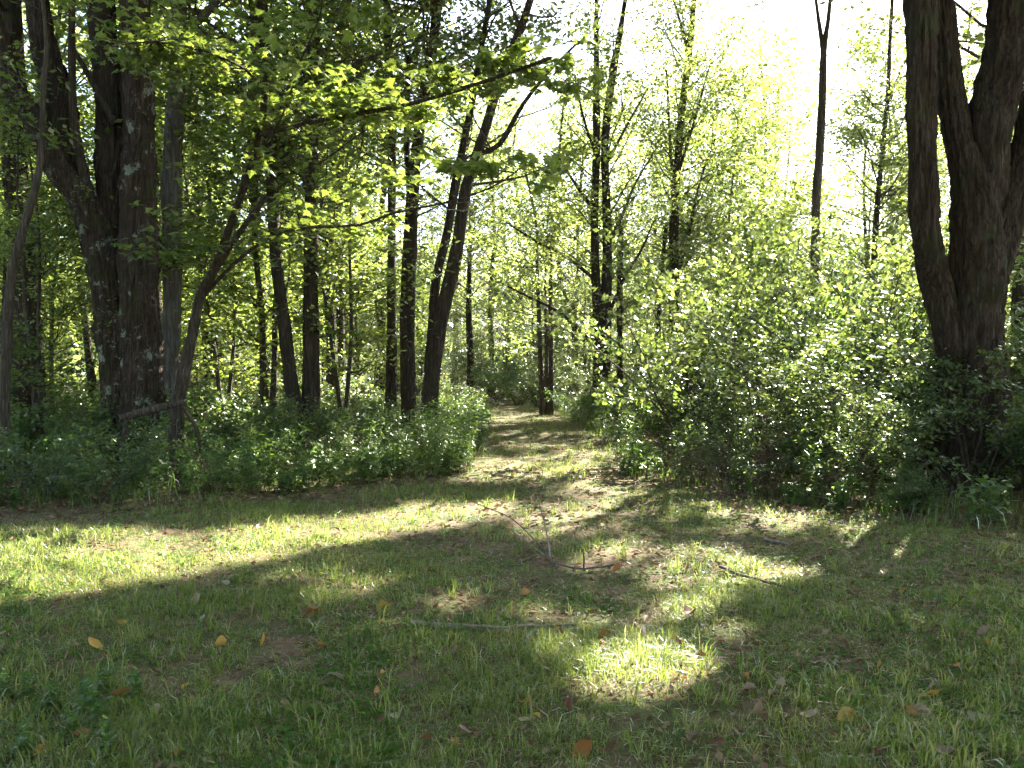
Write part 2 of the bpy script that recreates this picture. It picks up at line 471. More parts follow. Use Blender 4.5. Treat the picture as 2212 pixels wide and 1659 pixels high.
def ground_mat():
    m, nt, out = new_mat('forest_ground')
    L = nt.links.new
    tc = N(nt, 'ShaderNodeTexCoord')
    a = N(nt, 'ShaderNodeTexNoise', Scale=3.0, Detail=8.0, Roughness=0.7); L(tc.outputs['Object'], a.inputs['Vector'])
    b = N(nt, 'ShaderNodeTexNoise', Scale=14.0, Detail=6.0, Roughness=0.7); L(tc.outputs['Object'], b.inputs['Vector'])
    v = N(nt, 'ShaderNodeTexVoronoi', Scale=26.0); L(tc.outputs['Object'], v.inputs['Vector'])
    soil = ramp(nt, [(0.3, (0.05, 0.036, 0.022)), (0.55, (0.11, 0.078, 0.05)), (0.75, (0.20, 0.145, 0.10))]); L(b.outputs[0], soil.inputs[0])
    lv = N(nt, 'ShaderNodeMixRGB'); lv.inputs[0].default_value = 0.35
    hue = ramp(nt, [(0.0, (0.10, 0.05, 0.03)), (0.5, (0.19, 0.12, 0.07)), (1.0, (0.30, 0.22, 0.14))])
    sp = N(nt, 'ShaderNodeSeparateColor'); L(v.outputs['Color'], sp.inputs[0]); L(sp.outputs[0], hue.inputs[0])
    L(soil.outputs[0], lv.inputs[1]); L(hue.outputs[0], lv.inputs[2])
    gr = ramp(nt, [(0.35, (0.035, 0.060, 0.014)), (0.6, (0.06, 0.088, 0.02)), (0.8, (0.11, 0.115, 0.04))]); L(b.outputs[0], gr.inputs[0])
    mk = ramp(nt, [(0.44, (0.75, 0.75, 0.75)), (0.56, (0, 0, 0))]); L(a.outputs[0], mk.inputs[0])
    mx = N(nt, 'ShaderNodeMixRGB'); L(mk.outputs[0], mx.inputs[0]); L(lv.outputs[0], mx.inputs[1]); L(gr.outputs[0], mx.inputs[2])
    bs = N(nt, 'ShaderNodeBsdfPrincipled', Roughness=0.95); bs.inputs['Specular IOR Level'].default_value = 0.15
    L(mx.outputs[0], bs.inputs['Base Color'])
    bp = N(nt, 'ShaderNodeBump', Strength=0.8, Distance=0.03); L(b.outputs[0], bp.inputs['Height']); L(bp.outputs[0], bs.inputs['Normal'])
    L(bs.outputs[0], out.inputs[0])
    return m


M['ground'] = ground_mat()

# ------------------------------------------------------------------ the ground, the track, the far hill
PATHY = np.array([6.0, 9.0, 11.4, 16.0, 20.0, 25.0, 30.0, 36.0, 45.0, 60.0])
PATHX = np.array([0.3, 0.4, 0.47, 0.72, 0.72, 0.30, -0.25, -1.2, -3.2, -6.0])
PATHW = np.array([3.2, 1.7, 1.12, 1.08, 1.05, 0.95, 0.9, 0.9, 0.9, 0.9])
EDGE_L = np.array([(-14, 7.4), (-9, 8.0), (-5.4, 8.6), (-3.8, 9.4), (-2.4, 10.3), (-1.2, 11.2), (-0.7, 11.6)])
EDGE_R = np.array([(1.55, 11.6), (2.3, 10.7), (3.1, 9.1), (4.1, 8.2), (5.2, 7.6), (9, 7.0), (14, 6.6)])
EX = np.concatenate([EDGE_L[:, 0], EDGE_R[:, 0]]); EY = np.concatenate([EDGE_L[:, 1], EDGE_R[:, 1]])


def in_clearing(x, y, pad=0.0):
    wob = 0.25 * np.sin(x * 2.1) + 0.18 * np.sin(x * 5.3 + 1)
    c = y < np.interp(x, EX, EY) + wob + pad
    hx = np.interp(y, PATHY, PATHX); hw = np.interp(y, PATHY, PATHW)
    t = (y > 8) & (np.abs(x - hx) < hw + pad * 0.6 + 0.10 * np.sin(y * 2.2) + 0.08 * np.sin(y * 5 + x))
    return c | t


def sheet(name, xs, ys, zoff=0.0, mat=None):
    X, Y = np.meshgrid(xs, ys)
    Z = gz(X, Y) + zoff
    V = np.stack([X, Y, Z], -1).reshape(-1, 3)
    i = np.arange(len(xs) * len(ys)).reshape(len(ys), len(xs))
    Q = np.stack([i[:-1, :-1], i[:-1, 1:], i[1:, 1:], i[1:, :-1]], -1).reshape(-1, 4)
    me = mesh_np(name, V, [Q], [mat or M['ground']], smooth=True)
    return tag(obj(name, me), kind='structure')


xs = np.concatenate([np.linspace(-700, -30, 22), np.linspace(-28, 28, 113), np.linspace(30, 700, 22)])
ys = np.concatenate([np.linspace(-200, -8, 12), np.linspace(-6, 50, 113), np.linspace(53, 330, 50), np.linspace(360, 1500, 12)])
sheet('ground', xs, ys)
# the mown track
ty = np.linspace(9.5, 58, 130)
cx = np.interp(ty, PATHY, PATHX); hw = np.interp(ty, PATHY, PATHW)
tx = cx[:, None] + hw[:, None] * np.linspace(-1, 1, 9)[None]
TY = np.repeat(ty[:, None], 9, 1)
V = np.stack([tx, TY, gz(tx, TY) + 0.005], -1).reshape(-1, 3)
i = np.arange(130 * 9).reshape(130, 9)
Q = np.stack([i[:-1, :-1], i[:-1, 1:], i[1:, 1:], i[1:, :-1]], -1).reshape(-1, 4)
tag(obj('grass_track', mesh_np('grass_track', V, [Q], [M['ground']], smooth=True)), kind='structure')

# woods on the far hillside: reads as one mass
r = np.random.default_rng(5)
n = 800
hx = r.uniform(-260, 260, n); hy = r.uniform(110, 320, n)
base = np.stack([hx, hy, gz(hx, hy)], 1)
hs = r.uniform(5, 9, n)
k = 55
off = unit(r.normal(0, 1, (n, k, 3))) * r.uniform(0.75, 1.05, (n, k, 1)) * hs[:, None, None] * np.array([0.6, 0.6, 0.85])
off[..., 2] += hs[:, None] * 0.8
LV, LT = leaf_cards((base[:, None, :] + off).reshape(-1, 3), 1.9, r, tilt=0.9, aspect=0.9)
far = obj('far_hillside_woods', mesh_np('far_hillside_woods', LV, [LT], [M['leaf_far']]))
tag(far, 'hazy wooded hillside far behind the trees', 'woods', kind='stuff')


# ------------------------------------------------------------------ trees
def branch_system(rng, origins, dirs, lens, rads, nsub=5, sublen=0.42, leaf_step=0.14, up=0.25, sag=0.1, filt=False):
    """boughs with side twigs. returns tube V,Q and the anchor points of leaves"""
    B = len(origins)
    m = 6
    t = np.linspace(0, 1, m)[None, :, None]
    bend = rng.normal(0, 0.16, (B, 1, 3)); bend[..., 2] = up - rng.uniform(0, sag, (B, 1))
    pol = origins[:, None, :] + lens[:, None, None] * (dirs[:, None, :] * t + bend * t ** 2)
    pol[:, 1:-1] += rng.normal(0, 0.018, (B, m - 2, 3)) * lens[:, None, None]
    rad = rads[:, None] * (1 - 0.82 * np.linspace(0, 1, m)[None])
    # side twigs
    S = B * nsub
    tt = rng.uniform(0.25, 1.0, (B, nsub))
    seg = np.clip((tt * (m - 1)).astype(int), 0, m - 2); fr = tt * (m - 1) - seg
    bi = np.repeat(np.arange(B), nsub); si = seg.ravel(); f = fr.ravel()[:, None]
    o2 = pol[bi, si] * (1 - f) + pol[bi, si + 1] * f
    ax = unit(pol[bi, si + 1] - pol[bi, si])
    side = unit(np.cross(ax, np.array([0, 0, 1.0]))) * np.where(rng.random(S) < 0.5, -1, 1)[:, None]
    d2 = unit(ax * 0.55 + side * rng.uniform(0.5, 1.0, (S, 1)) + rng.normal(0, 0.22, (S, 3)) + np.array([0, 0, 0.05]))
    l2 = lens[bi] * sublen * rng.uniform(0.55, 1.2, S) * (1.25 - 0.6 * tt.ravel())
    t2 = np.linspace(0, 1, 4)[None, :, None]
    b2 = rng.normal(0, 0.12, (S, 1, 3)); b2[..., 2] -= 0.05
    pol2 = o2[:, None, :] + l2[:, None, None] * (d2[:, None, :] * t2 + b2 * t2 ** 2)
    if filt:
        gone = lit(o2 + l2[:, None] * (d2 * 0.6)).reshape(B, nsub)
        okb = gone.mean(1) < 0.6
        if okb.sum() < 3: okb[:] = True
        gone = (gone | ~okb[:, None]).ravel()
        if gone.all(): gone[:] = False
        pol, rad = pol[okb], rad[okb]
        ks = ~gone
        o2, d2, l2, b2, pol2, bi = o2[ks], d2[ks], l2[ks], b2[ks], pol2[ks], bi[ks]
        S = len(o2)
    V1, Q1 = tubes(pol, rad, 5)
    r2 = np.clip(rads[bi] * 0.32, 0.003, None)[:, None] * (1 - 0.7 * np.linspace(0, 1, 4)[None])
    V2, Q2 = tubes(pol2, r2, 3)
    # anchors along twigs and bough ends
    na = np.maximum(2, (l2 / leaf_step).astype(int))
    ai = np.repeat(np.arange(S), na)
    ta = rng.uniform(0.15, 1.05, len(ai))[:, None]
    anch = o2[ai] + l2[ai][:, None] * (d2[ai] * ta + b2[ai, 0] * ta ** 2)
    V = np.vstack([V1, V2]); Q = np.vstack([Q1, Q2 + len(V1)])
    return V, Q, anch


def leaves_from(anch, count, spread, flat, rng):
    idx = rng.integers(0, len(anch), count)
    return anch[idx] + rng.normal(0, 1, (count, 3)) * np.array([spread, spread, spread * flat])


def crown_mesh(name, rng, stems, z0, z1, nb, blen, count, size, mats, up_ang=(0.2, 0.9), spread=0.16, origin=None, filt=True,
               nsub=5, profile=None, bias=None, tilt=0.55):
    """stems: list of (pts, radii) resampled in world space"""
    pts = np.vstack([s[0] for s in stems]); rad = np.concatenate([s[1] for s in stems])
    ok = (pts[:, 2] > z0) & (pts[:, 2] < z1)
    cand = np.where(ok)[0]
    pick = rng.choice(cand, nb)
    o = pts[pick]
    h = (o[:, 2] - z0) / (z1 - z0)
    az = rng.uniform(0, 2 * np.pi, nb)
    if bias is not None:
        az = np.where(rng.random(nb) < 0.55, bias + rng.normal(0, 0.9, nb), az)
    el = rng.uniform(up_ang[0], up_ang[1], nb) * (0.6 + 0.7 * h)
    d = np.stack([np.cos(az) * np.cos(el), np.sin(az) * np.cos(el), np.sin(el)], 1)
    pr = (0.45 + 0.75 * np.sin(np.pi * np.clip(h * 0.85 + 0.1, 0, 1))) if profile is None else profile(h)
    ln = blen * pr * rng.uniform(0.6, 1.2, nb)
    rd = np.minimum(rad[pick] * 0.4, 0.009 * ln + 0.005)
    B0 = nb * nsub
    V, Q, anch = branch_system(rng, o, d, ln, rd, nsub=nsub, filt=filt)
    if filt:
        keep = ~lit(anch) | (rng.random(len(anch)) < 0.03)
        if keep.sum() > 10: anch_k = anch[keep]
        else: anch_k = anch
        count = int(count * keep.mean())
    else:
        anch_k = anch
    lp = leaves_from(anch_k, count, spread, 0.45, rng)
    if filt:
        lp = lp[~lit(lp) | (rng.random(len(lp)) < 0.04)]
    LV, LT = leaf_cards(lp, size, rng, tilt=tilt)
    VV = np.vstack([V, LV])
    if origin is not None:
        VV = VV - origin
    return mesh_np(name, VV, [Q, LT + len(V)], mats, [0, 1])


def extend_up(p, r, H, rng, lean=None):
    """carry a stem that leaves the picture on to height H"""
    p = [np.asarray(q) for q in p]; r = list(r)
    d = unit((p[-1] - p[-2])[None])[0] if lean is None else np.asarray(lean)
    while p[-1][2] < H - 0.5:
        d = unit((d + np.array([rng.normal(0, 0.07), rng.normal(0, 0.07), 0.12]))[None])[0]
        q = p[-1] + d * 2.0
        fr = np.clip((H - q[2]) / max(H - p[-2][2], 0.1), 0.12, 1)
        p.append(q); r.append(max(0.02, r[-1] * (0.82 + 0.1 * fr)))
    return p, r


def traced(stem, depth):
    """stem given as pixels from the top down: returns points base first, radii"""
    pts, rad = [], []
    for s in stem[::-1]:
        x, y, w = s[:3]
        d = depth + (s[3] if len(s) > 3 else 0.0)
        pts.append(P(x, y, d)); rad.append(0.5 * w / F * d)
    return pts, rad


LAND = []


def near(x, y):
    """words for the marked tree that stands closest"""
    c = [((a - x) ** 2 + (b - y) ** 2, m, b) for a, b, m in LAND if m]
    _, m, b = min(c)
    return ('behind ' if y > b + 0.6 else 'in front of ' if y < b - 0.6 else 'beside ') + m


def build_tree(name, label, depth=None, stems=None, seed=0, bark='bark', leaf='leaf', H=19, crown=None, limbs=(), group=None, k=14, cat='tree', crown2=None, mark=None):
    """stems: list of dicts px=[(x,y,w[,dd])...top first], base=bool, up=bool"""
    rng = np.random.default_rng(seed)
    S = []
    org = None
    for st in stems:
        pts, rad = traced(st['px'], depth)
        if st.get('base', True):
            g = float(gz(pts[0][0], pts[0][1]))
            if pts[0][2] > g + 0.25:
                n_ = max(1, int((pts[0][2] - g) / 0.8))
                d0 = (pts[0] - pts[1]) / max(abs(pts[0][2] - pts[1][2]), 0.05)
                p0, r0 = pts[0], rad[0]
                lead = []
                for q in range(1, n_ + 1):
                    f = q / n_
                    hh = (p0[2] - g) * f
                    lead.append((np.array([p0[0] + d0[0] * hh * 0.5, p0[1], p0[2] - hh]), r0 * (1 + 0.30 * f ** 2)))
                for q, rr in lead:
                    pts.insert(0, q); rad.insert(0, rr)
            base = pts[0].copy()
            base[2] = g
            pts.insert(0, np.array([base[0], base[1], g - 0.25])); rad.insert(0, rad[0] * 1.25)
            rad[1] *= 1.12
            if org is None: org = base
        if st.get('up', True):
            pts, rad = extend_up(pts, rad, H * rng.uniform(0.9, 1.05), rng)
        S.append((pts, rad, st))
    t = thing(name, label, cat, org, group)
    LAND.append((org[0], org[1], mark))
    RS = []
    for pts, rad, st in S:
        rp, rr = resample(pts, rad, 0.14 if depth < 15 else 0.3)
        kk = k if rad[0] > 0.06 else 8
        if depth < 14 and rad[0] > 0.12: kk = 28
        if depth < 13.5 and rad[0] > 0.12:
            kk = 54; rp, rr = resample(pts, rad, 0.075)
        V, Q = tubes(rp[None], rr[None], kk, bark=1.0 if rad[0] > 0.05 else 0.4, rng=rng)
        obj('trunk' if st.get('base', True) else 'stem', mesh_np('trunk', V - org, [Q], [M[st.get('bark', bark)]], smooth=True), t)
        RS.append((rp, rr))
    LB = []
    for lb in limbs:
        pts, rad = traced(lb, depth)
        rp, rr = resample(pts, rad, 0.25)
        V, Q = tubes(rp[None], rr[None], 8, bark=0.5, rng=rng)
        obj('limb', mesh_np('limb', V - org, [Q], [M[bark]], smooth=True), t)
        LB.append((rp, rr))
    if crown:
        c = dict(z0=4, z1=H, nb=70, blen=3.2, count=11000, size=0.13)
        c.update(crown)
        use = RS + (LB if c.pop('on_limbs', True) else [])
        me = crown_mesh('crown', rng, use, mats=[M['bark_thin'], M[leaf]], origin=org, **c)
        obj('crown', me, t)
    if crown2:  # extra crown added above the view to shade the clearing
        me = crown_mesh('added_shade_crown', rng, RS, mats=[M['bark_thin'], M[leaf]], origin=org, **crown2)
        obj('added_shade_crown', me, t)
    return t, RS, LB


B_ = dict(base=False, up=False)
# --- left: the large many-stemmed maple
build_tree('multi_stem_maple', 'huge old maple with five rough stems fanning from one lichen spotted base', mark='the huge many stemmed maple', depth=13.0, stems=[
    dict(px=[(295, -10, 62, .2), (298, 122, 62, .2), (298, 243, 64, .2), (298, 425, 66, .1), (301, 608, 70), (304, 790, 82), (306, 900, 96), (307, 960, 118)], bark='bark_lichen'),
    dict(px=[(219, -10, 56, .3), (228, 122, 54, .3), (234, 243, 52, .3), (240, 425, 50, .2), (249, 608, 50, .1), (262, 790, 56, .1), (275, 900, 70, .1), (280, 960, 90, .1)]),
    dict(px=[(-30, 20, 40, -.5), (0, 90, 42, -.4), (24, 182, 45, -.4), (73, 261, 47, -.3), (122, 358, 52, -.2), (176, 425, 56, -.1), (213, 535, 60), (237, 656, 62), (255, 790, 66), (264, 900, 70), (268, 960, 80)], bark='bark_lichen'),
    dict(px=[(79, -10, 46, .3), (97, 109, 48, .2), (128, 213, 50, .1), (140, 304, 50), (168, 395, 50), (200, 486, 46), (226, 600, 40)], base=False),
    dict(px=[(155, -10, 15, -.2), (155, 152, 16, -.2), (161, 273, 17, -.2), (182, 377, 19, -.2), (205, 470, 20, -.1), (222, 560, 18)], base=False)],
    seed=11, H=19, crown=dict(z0=8.8, nb=150, blen=4.2, count=15000, size=0.14),
    limbs=[[(150, 90, 9), (190, 160, 12), (225, 225, 15), (250, 270, 16)]])
build_tree('dark_tree', 'dark thick trunk behind a bent sapling at the edge of the huge maple', mark='the thick dark trunk by the bent sapling', depth=15.0, stems=[
    dict(px=[(18, -10, 46), (26, 120, 47), (30, 230, 48), (33, 395, 49), (55, 608, 52), (61, 850, 58)])], seed=12, H=18, crown=dict(z0=7.5, nb=70, count=8000))
build_tree('bent_sapling', 'thin bent grey sapling curving up past a dark thick trunk', 11.5, [
    dict(px=[(98, 60, 8), (94, 182, 11), (85, 365, 13), (50, 498, 16), (24, 608, 18), (12, 790, 20), (8, 900, 22)])], seed=13, bark='bark_thin', H=7.5,
    crown=dict(z0=4.6, nb=9, blen=0.9, count=350, size=0.12))
build_tree('pale_tree', 'straight smooth pale grey trunk beside the huge many stemmed maple', mark='the pale grey trunk', depth=14.6, stems=[
    dict(px=[(385, -10, 36), (383, 122, 37), (377, 273, 38), (371, 395, 38), (371, 547, 37), (371, 668, 36), (368, 850, 38)])], seed=14, bark='bark_pale', H=18,
    limbs=[[(474, -5, 15, -.2), (438, 36, 17, -.1), (405, 62, 18), (384, 95, 18)]], crown=dict(z0=7.6, nb=80, count=9000))
# --- leafy maple with the long limbs in front of the left woods
SAP, SAP_S, SAP_L = build_tree('leaning_maple', 'young forked maple with long limbs reaching sideways over the clearing', 11.4, [
    dict(px=[(575, 120, 8, -1.2), (571, 225, 11, -1.0), (547, 340, 13, -.7), (498, 486, 15, -.4), (462, 583, 17, -.2), (434, 638, 20), (412, 740, 22), (389, 845, 25), (382, 930, 28)], up=False),
    dict(px=[(575, 425, 10, -.3), (540, 470, 12, -.2), (490, 545, 13, -.1), (434, 638, 15)], **B_)],
    seed=15, bark='bark_thin', limbs=[
        [(1190, 125, 7.2, -3.0), (1080, 165, 7.9, -2.5), (929, 213, 8.6, -2.0), (838, 234, 9.4, -1.6), (686, 261, 10.1, -1.2), (566, 290, 10.8, -.9)],
        [(1140, 350, 2.9, -2.4), (1080, 395, 3.6, -2.2), (990, 431, 4.3, -1.8), (844, 462, 5.8, -1.3), (777, 486, 5.8, -1.0), (656, 492, 7.2, -.6), (577, 516, 7.9, -.3), (504, 571, 8.6, -.1), (440, 640, 9.4)],
        [(560, 330, 4.3, -.8), (610, 250, 4.3, -1.4), (650, 130, 4.3, -1.8), (690, 40, 3.6, -2.2), (700, -30, 2.9, -2.6)][::-1],
        [(240, 100, 2.9, -2.6), (330, 90, 4.3, -2.2), (440, 110, 5.0, -1.8), (530, 150, 5.8, -1.4), (572, 200, 6.5, -1.1)]],
    crown=None)
# --- left woods, mid distance
build_tree('slim_tree', 'slim dark trunk just right of the huge maple base', 18, [dict(px=[(130, 300, 11), (152, 474, 13), (170, 577, 15), (182, 668, 16), (194, 790, 17), (204, 880, 18)])], seed=16, H=14, crown=dict(z0=4, nb=40, count=5000))
build_tree('pair_stem_tree', 'pair of thin dark trunks behind the forked young maple', 22, [
    dict(px=[(425, 400, 13), (434, 547, 16), (444, 699, 18), (453, 820, 20)]), dict(px=[(450, 400, 9), (462, 577, 11), (471, 729, 12), (480, 839, 13)])], seed=17, H=16, crown=dict(z0=4, nb=60, count=7000), leaf='leaf_far')
build_tree('dark_tree', 'dark trunk leaning left with its foot in tall shrubs', mark='the left leaning dark trunk', depth=15, stems=[
    dict(px=[(565, -10, 22), (571, 122, 23), (583, 273, 24), (589, 425, 26), (595, 547, 27), (610, 668, 28), (629, 820, 30), (641, 900, 33)])], seed=18, H=19, crown=dict(z0=4.5, nb=90, count=10000))
build_tree('dark_tree', 'straight dark trunk standing next to the left leaning dark trunk', mark='the straight dark trunk', depth=15.2, stems=[
    dict(px=[(680, -10, 22), (677, 182, 25), (674, 395, 29), (673, 547, 31), (671, 699, 32), (673, 880, 36)])], seed=19, H=19, crown=dict(z0=3.5, nb=100, count=11000))
build_tree('slim_tree', 'slender trunk half hidden behind the two straight dark trunks', 24, [dict(px=[(747, -10, 13), (744, 243, 14), (729, 486, 15), (735, 700, 17), (738, 830, 19)])], seed=20, H=19, crown=dict(z0=3, nb=80, count=9000), leaf='leaf_far')
build_tree('stout_tree', 'stout trunk deep in the woods behind the left leaning dark trunk', 20, [dict(px=[(545, 300, 22), (553, 516, 25), (562, 668, 27), (574, 839, 30)])], seed=21, H=18, crown=dict(z0=4, nb=80, count=9000), leaf='leaf_far')
build_tree('slim_tree', 'slim straight trunk left of the paler leaning pair by the track', mark='the slim straight trunk', depth=19, stems=[
    dict(px=[(835, -10, 14), (838, 122, 16), (845, 243, 18), (847, 425, 19), (846, 608, 20), (845, 820, 21)])], seed=22, H=19, crown=dict(z0=6, nb=80, count=8000))
build_tree('bowed_tree', 'dark bowed trunk curving right near the grassy track', mark='the bowed dark trunk', depth=17, stems=[
    dict(px=[(947, -10, 19), (932, 122, 22), (911, 243, 25), (893, 395, 28), (884, 547, 30), (881, 668, 30), (881, 820, 31), (882, 880, 34)]),
    dict(px=[(882, 120, 9, .3), (880, 194, 11, .3), (879, 330, 12, .2), (887, 450, 12)], **B_)], seed=23, H=19, crown=dict(z0=4, nb=80, count=13000, spread=0.22))
build_tree('leaning_pair', 'two trunks from one base leaning right over the grassy track', mark='the leaning pair of trunks', depth=16, stems=[
    dict(px=[(1148, -10, 14, .6), (1125, 60, 16, .5), (1080, 175, 19, .3), (1045, 292, 22, .2), (1008, 401, 25, .1), (990, 517, 27), (972, 608, 28), (951, 699, 29), (929, 851, 32), (925, 900, 36)]),
    dict(px=[(1020, 220, 13, .9), (1002, 310, 15, .8), (984, 395, 18, .6), (963, 517, 20, .4), (941, 608, 21, .3), (935, 699, 22, .2), (926, 851, 24, .1)])], seed=24, H=18,
    crown=dict(z0=4, nb=90, count=17000, spread=0.24), limbs=[[(1250, 90, 5, -.8), (1190, 150, 7, -.6), (1130, 225, 9, -.3), (1081, 310, 11), (1042, 330, 12, .1)]])
# --- centre and right
build_tree('twin_tree', 'tall twin stemmed tree with upswept limbs beside the grassy track', mark='the tall twin stemmed tree', depth=24, stems=[
    dict(px=[(1288, 60, 11), (1288, 176, 13), (1289, 304, 15), (1284, 456, 18), (1288, 608, 20), (1294, 729, 23), (1294, 833, 26)]),
    dict(px=[(1352, -10, 9), (1336, 91, 12), (1318, 200, 15), (1306, 316, 17), (1309, 425, 19), (1312, 547, 20), (1306, 699, 22), (1306, 820, 26)]),
    dict(px=[(1342, 480, 8, .5), (1339, 590, 12, .5), (1339, 820, 14, .5)], up=False)], seed=25, H=22, leaf='leaf_far', crown2=dict(z0=13.2, z1=21.5, nb=170, blen=5.0, count=38000, size=0.17, spread=0.3, nsub=7, up_ang=(0.0, 0.6)),
    limbs=[[(1093, 480, 3), (1160, 523, 5), (1221, 553, 7), (1284, 602, 9)], [(1075, 608, 3), (1148, 644, 5), (1209, 675, 7), (1290, 750, 9)],
           [(1200, 330, 4), (1233, 383, 6), (1280, 450, 10)], [(1421, 316, 3), (1373, 395, 5), (1348, 456, 7), (1312, 540, 9)],
           [(1412, 478, 3), (1385, 541, 5), (1348, 602, 7), (1310, 690, 8)], [(1240, 160, 3), (1262, 260, 5), (1286, 330, 7)], [(1400, 190, 3), (1360, 260, 5), (1312, 350, 8)]],
    crown=dict(z0=2.6, z1=13, nb=90, blen=2.1, count=12500, spread=0.24, filt=False, size=0.12, up_ang=(0.3, 1.1)))
build_tree('clump_tree', 'small clump of four thin trunks at the bend of the track', mark='the clump of thin trunks', depth=26, stems=[
    dict(px=[(1158, 480, 6), (1160, 577, 8), (1166, 729, 9), (1171, 893, 11)]), dict(px=[(1192, 500, 6), (1190, 626, 8), (1190, 750, 9), (1190, 893, 11)]),
    dict(px=[(1178, 600, 5, .3), (1180, 750, 7, .3), (1181, 893, 8, .3)]), dict(px=[(1186, 700, 6, -.2), (1178, 820, 8, -.2), (1176, 893, 9, -.2)], up=False)], seed=26, H=8.5, leaf='leaf_far', bark='bark_thin',
    crown=dict(z0=1.6, nb=70, blen=1.9, count=9000, size=0.12, up_ang=(0.0, 0.6)))
build_tree('tall_tree', 'tall tree with upright forked limbs against the bright sky', mark='the tall forked tree', depth=26, stems=[
    dict(px=[(1500, -10, 11), (1488, 122, 13), (1473, 243, 15), (1461, 377, 18), (1456, 486, 20), (1455, 638, 22)])], seed=27, H=23, leaf='leaf_far', crown2=dict(z0=13.6, z1=22.5, nb=170, blen=5.5, count=42000, size=0.17, spread=0.3, nsub=7, up_ang=(0.0, 0.6)),
    limbs=[[(1440, 150, 4), (1446, 280, 6), (1450, 350, 8), (1459, 400, 9)], [(1455, 0, 5), (1480, 90, 7), (1486, 160, 8)], [(1545, 300, 4), (1510, 400, 5), (1485, 520, 7), (1462, 600, 8)], [(1530, 150, 4), (1500, 260, 5), (1466, 370, 8)]],
    crown=dict(z0=3.6, z1=13.5, nb=95, blen=2.3, count=13500, spread=0.24, filt=False, size=0.12, up_ang=(0.3, 1.1)))
build_tree('slim_tree', 'thin leaning trunk at the foot of the tall forked tree', 27, [dict(px=[(1440, 480, 7), (1433, 547, 9), (1424, 668, 10)], up=False)], seed=28, leaf='leaf_far', crown=dict(z0=2.5, z1=6, nb=22, blen=1.4, count=2500))
build_tree('forked_pole_tree', 'bare pole trunk forking in a narrow V against the white sky', mark='the bare V forked pole tree', depth=18, stems=[
    dict(px=[(1794, -10, 8), (1788, 50, 9), (1779, 110, 13), (1776, 228, 15), (1770, 345, 16), (1763, 423, 17), (1760, 586, 19)]),
    dict(px=[(1761, -10, 6), (1769, 50, 8), (1778, 112, 10), (1778, 150, 10)], base=False)], seed=29, H=20, bark='bark_thin', crown=dict(z0=10.6, nb=170, blen=5.0, count=42000, size=0.17, spread=0.3, nsub=7, up_ang=(0.0, 0.6)))  # crown out of view, made broad and dense to shade the clearing
build_tree('dead_tree', 'thin bare dead stem with crooked limbs in the bright gap', 30, [
    dict(px=[(1872, 290, 5), (1866, 400, 6), (1868, 470, 7), (1872, 560, 8)], up=False)], seed=30, bark='bark_thin', limbs=[[(1815, 320, 2), (1840, 370, 3), (1866, 410, 4)], [(1890, 290, 2), (1880, 350, 3), (1867, 400, 4)], [(1890, 440, 2), (1868, 420, 4)]])
build_tree('slim_tree', 'slim dark trunk in pale foliage left of the massive right trunk', 25, [dict(px=[(1922, 100, 7), (1916, 228, 9), (1897, 423, 11), (1890, 521, 12)])], seed=31, H=22, leaf='leaf_far', crown2=dict(z0=12.8, z1=21.5, nb=170, blen=5.5, count=42000, size=0.17, spread=0.3, nsub=7, up_ang=(0.0, 0.6)), crown=dict(z0=4, z1=12.5, nb=80, blen=2.4, count=14000, size=0.12, spread=0.22))
# the massive tree on the right: shades the whole clearing
build_tree('massive_maple', 'massive dark maple with four thick stems forking above the right thicket', mark='the massive dark maple', depth=10.6, stems=[
    dict(px=[(2027, -10, 52, .3), (2040, 98, 54, .3), (2052, 195, 56, .2), (2068, 293, 62, .1), (2094, 391, 76), (2108, 488, 100), (2104, 651, 112), (2098, 847, 124), (2098, 990, 146)]),
    dict(px=[(1988, -10, 56, -.2), (1989, 130, 55, -.2), (1990, 293, 56, -.2), (1995, 423, 58, -.2), (2008, 553, 62, -.1), (2034, 651, 62), (2062, 781, 60), (2080, 900, 56), (2085, 990, 56)]),
    dict(px=[(2192, -10, 90, .2), (2180, 98, 84, .2), (2156, 195, 76, .1), (2142, 293, 74), (2133, 391, 76), (2118, 500, 70)], base=False),
    dict(px=[(2290, 40, 54, .1), (2245, 220, 56, .1), (2200, 400, 58), (2165, 520, 60), (2130, 640, 56)], base=False)],
    seed=32, H=20, crown=dict(z0=7.6, nb=300, blen=6.2, count=85000, size=0.16, spread=0.3, nsub=7, up_ang=(0.0, 0.7)))
build_tree('dark_tree', 'dark trunk behind the massive right maple', 15, [dict(px=[(2216, 200, 24), (2206, 456, 26), (2198, 781, 30)])], seed=33, H=18, crown=dict(z0=3.5, nb=70, count=8000))

# --- maple leaves on the long limbs of the leaning maple
r = np.random.default_rng(77)
org = np.array(SAP.location)
stems = SAP_L + [(SAP_S[0][0][len(SAP_S[0][0]) // 2:], SAP_S[0][1][len(SAP_S[0][0]) // 2:])]
lp_all, VV, QQ, nv = [], [], [], 0
for li, (pts, rad) in enumerate(stems):
    nb = [36, 36, 20, 30, 26][li]
    pick = r.integers(2, len(pts) - 1, nb)
    az = r.uniform(0, 2 * np.pi, nb); el = r.uniform(-0.15, 0.45, nb)
    d = np.stack([np.cos(az) * np.cos(el), np.sin(az) * np.cos(el), np.sin(el)], 1)
    ln = r.uniform(0.5, 1.25, nb)
    V, Q, an = branch_system(r, pts[pick], d, ln, np.full(nb, 0.007), nsub=4, leaf_step=0.10, up=0.02)
    VV.append(V); QQ.append(Q + nv); nv += len(V)
    lp_all.append(leaves_from(an, [1500, 1000, 600, 800, 700][li], 0.07, 0.5, r))
lp = np.vstack(lp_all)
lp = lp[~lit(lp)]
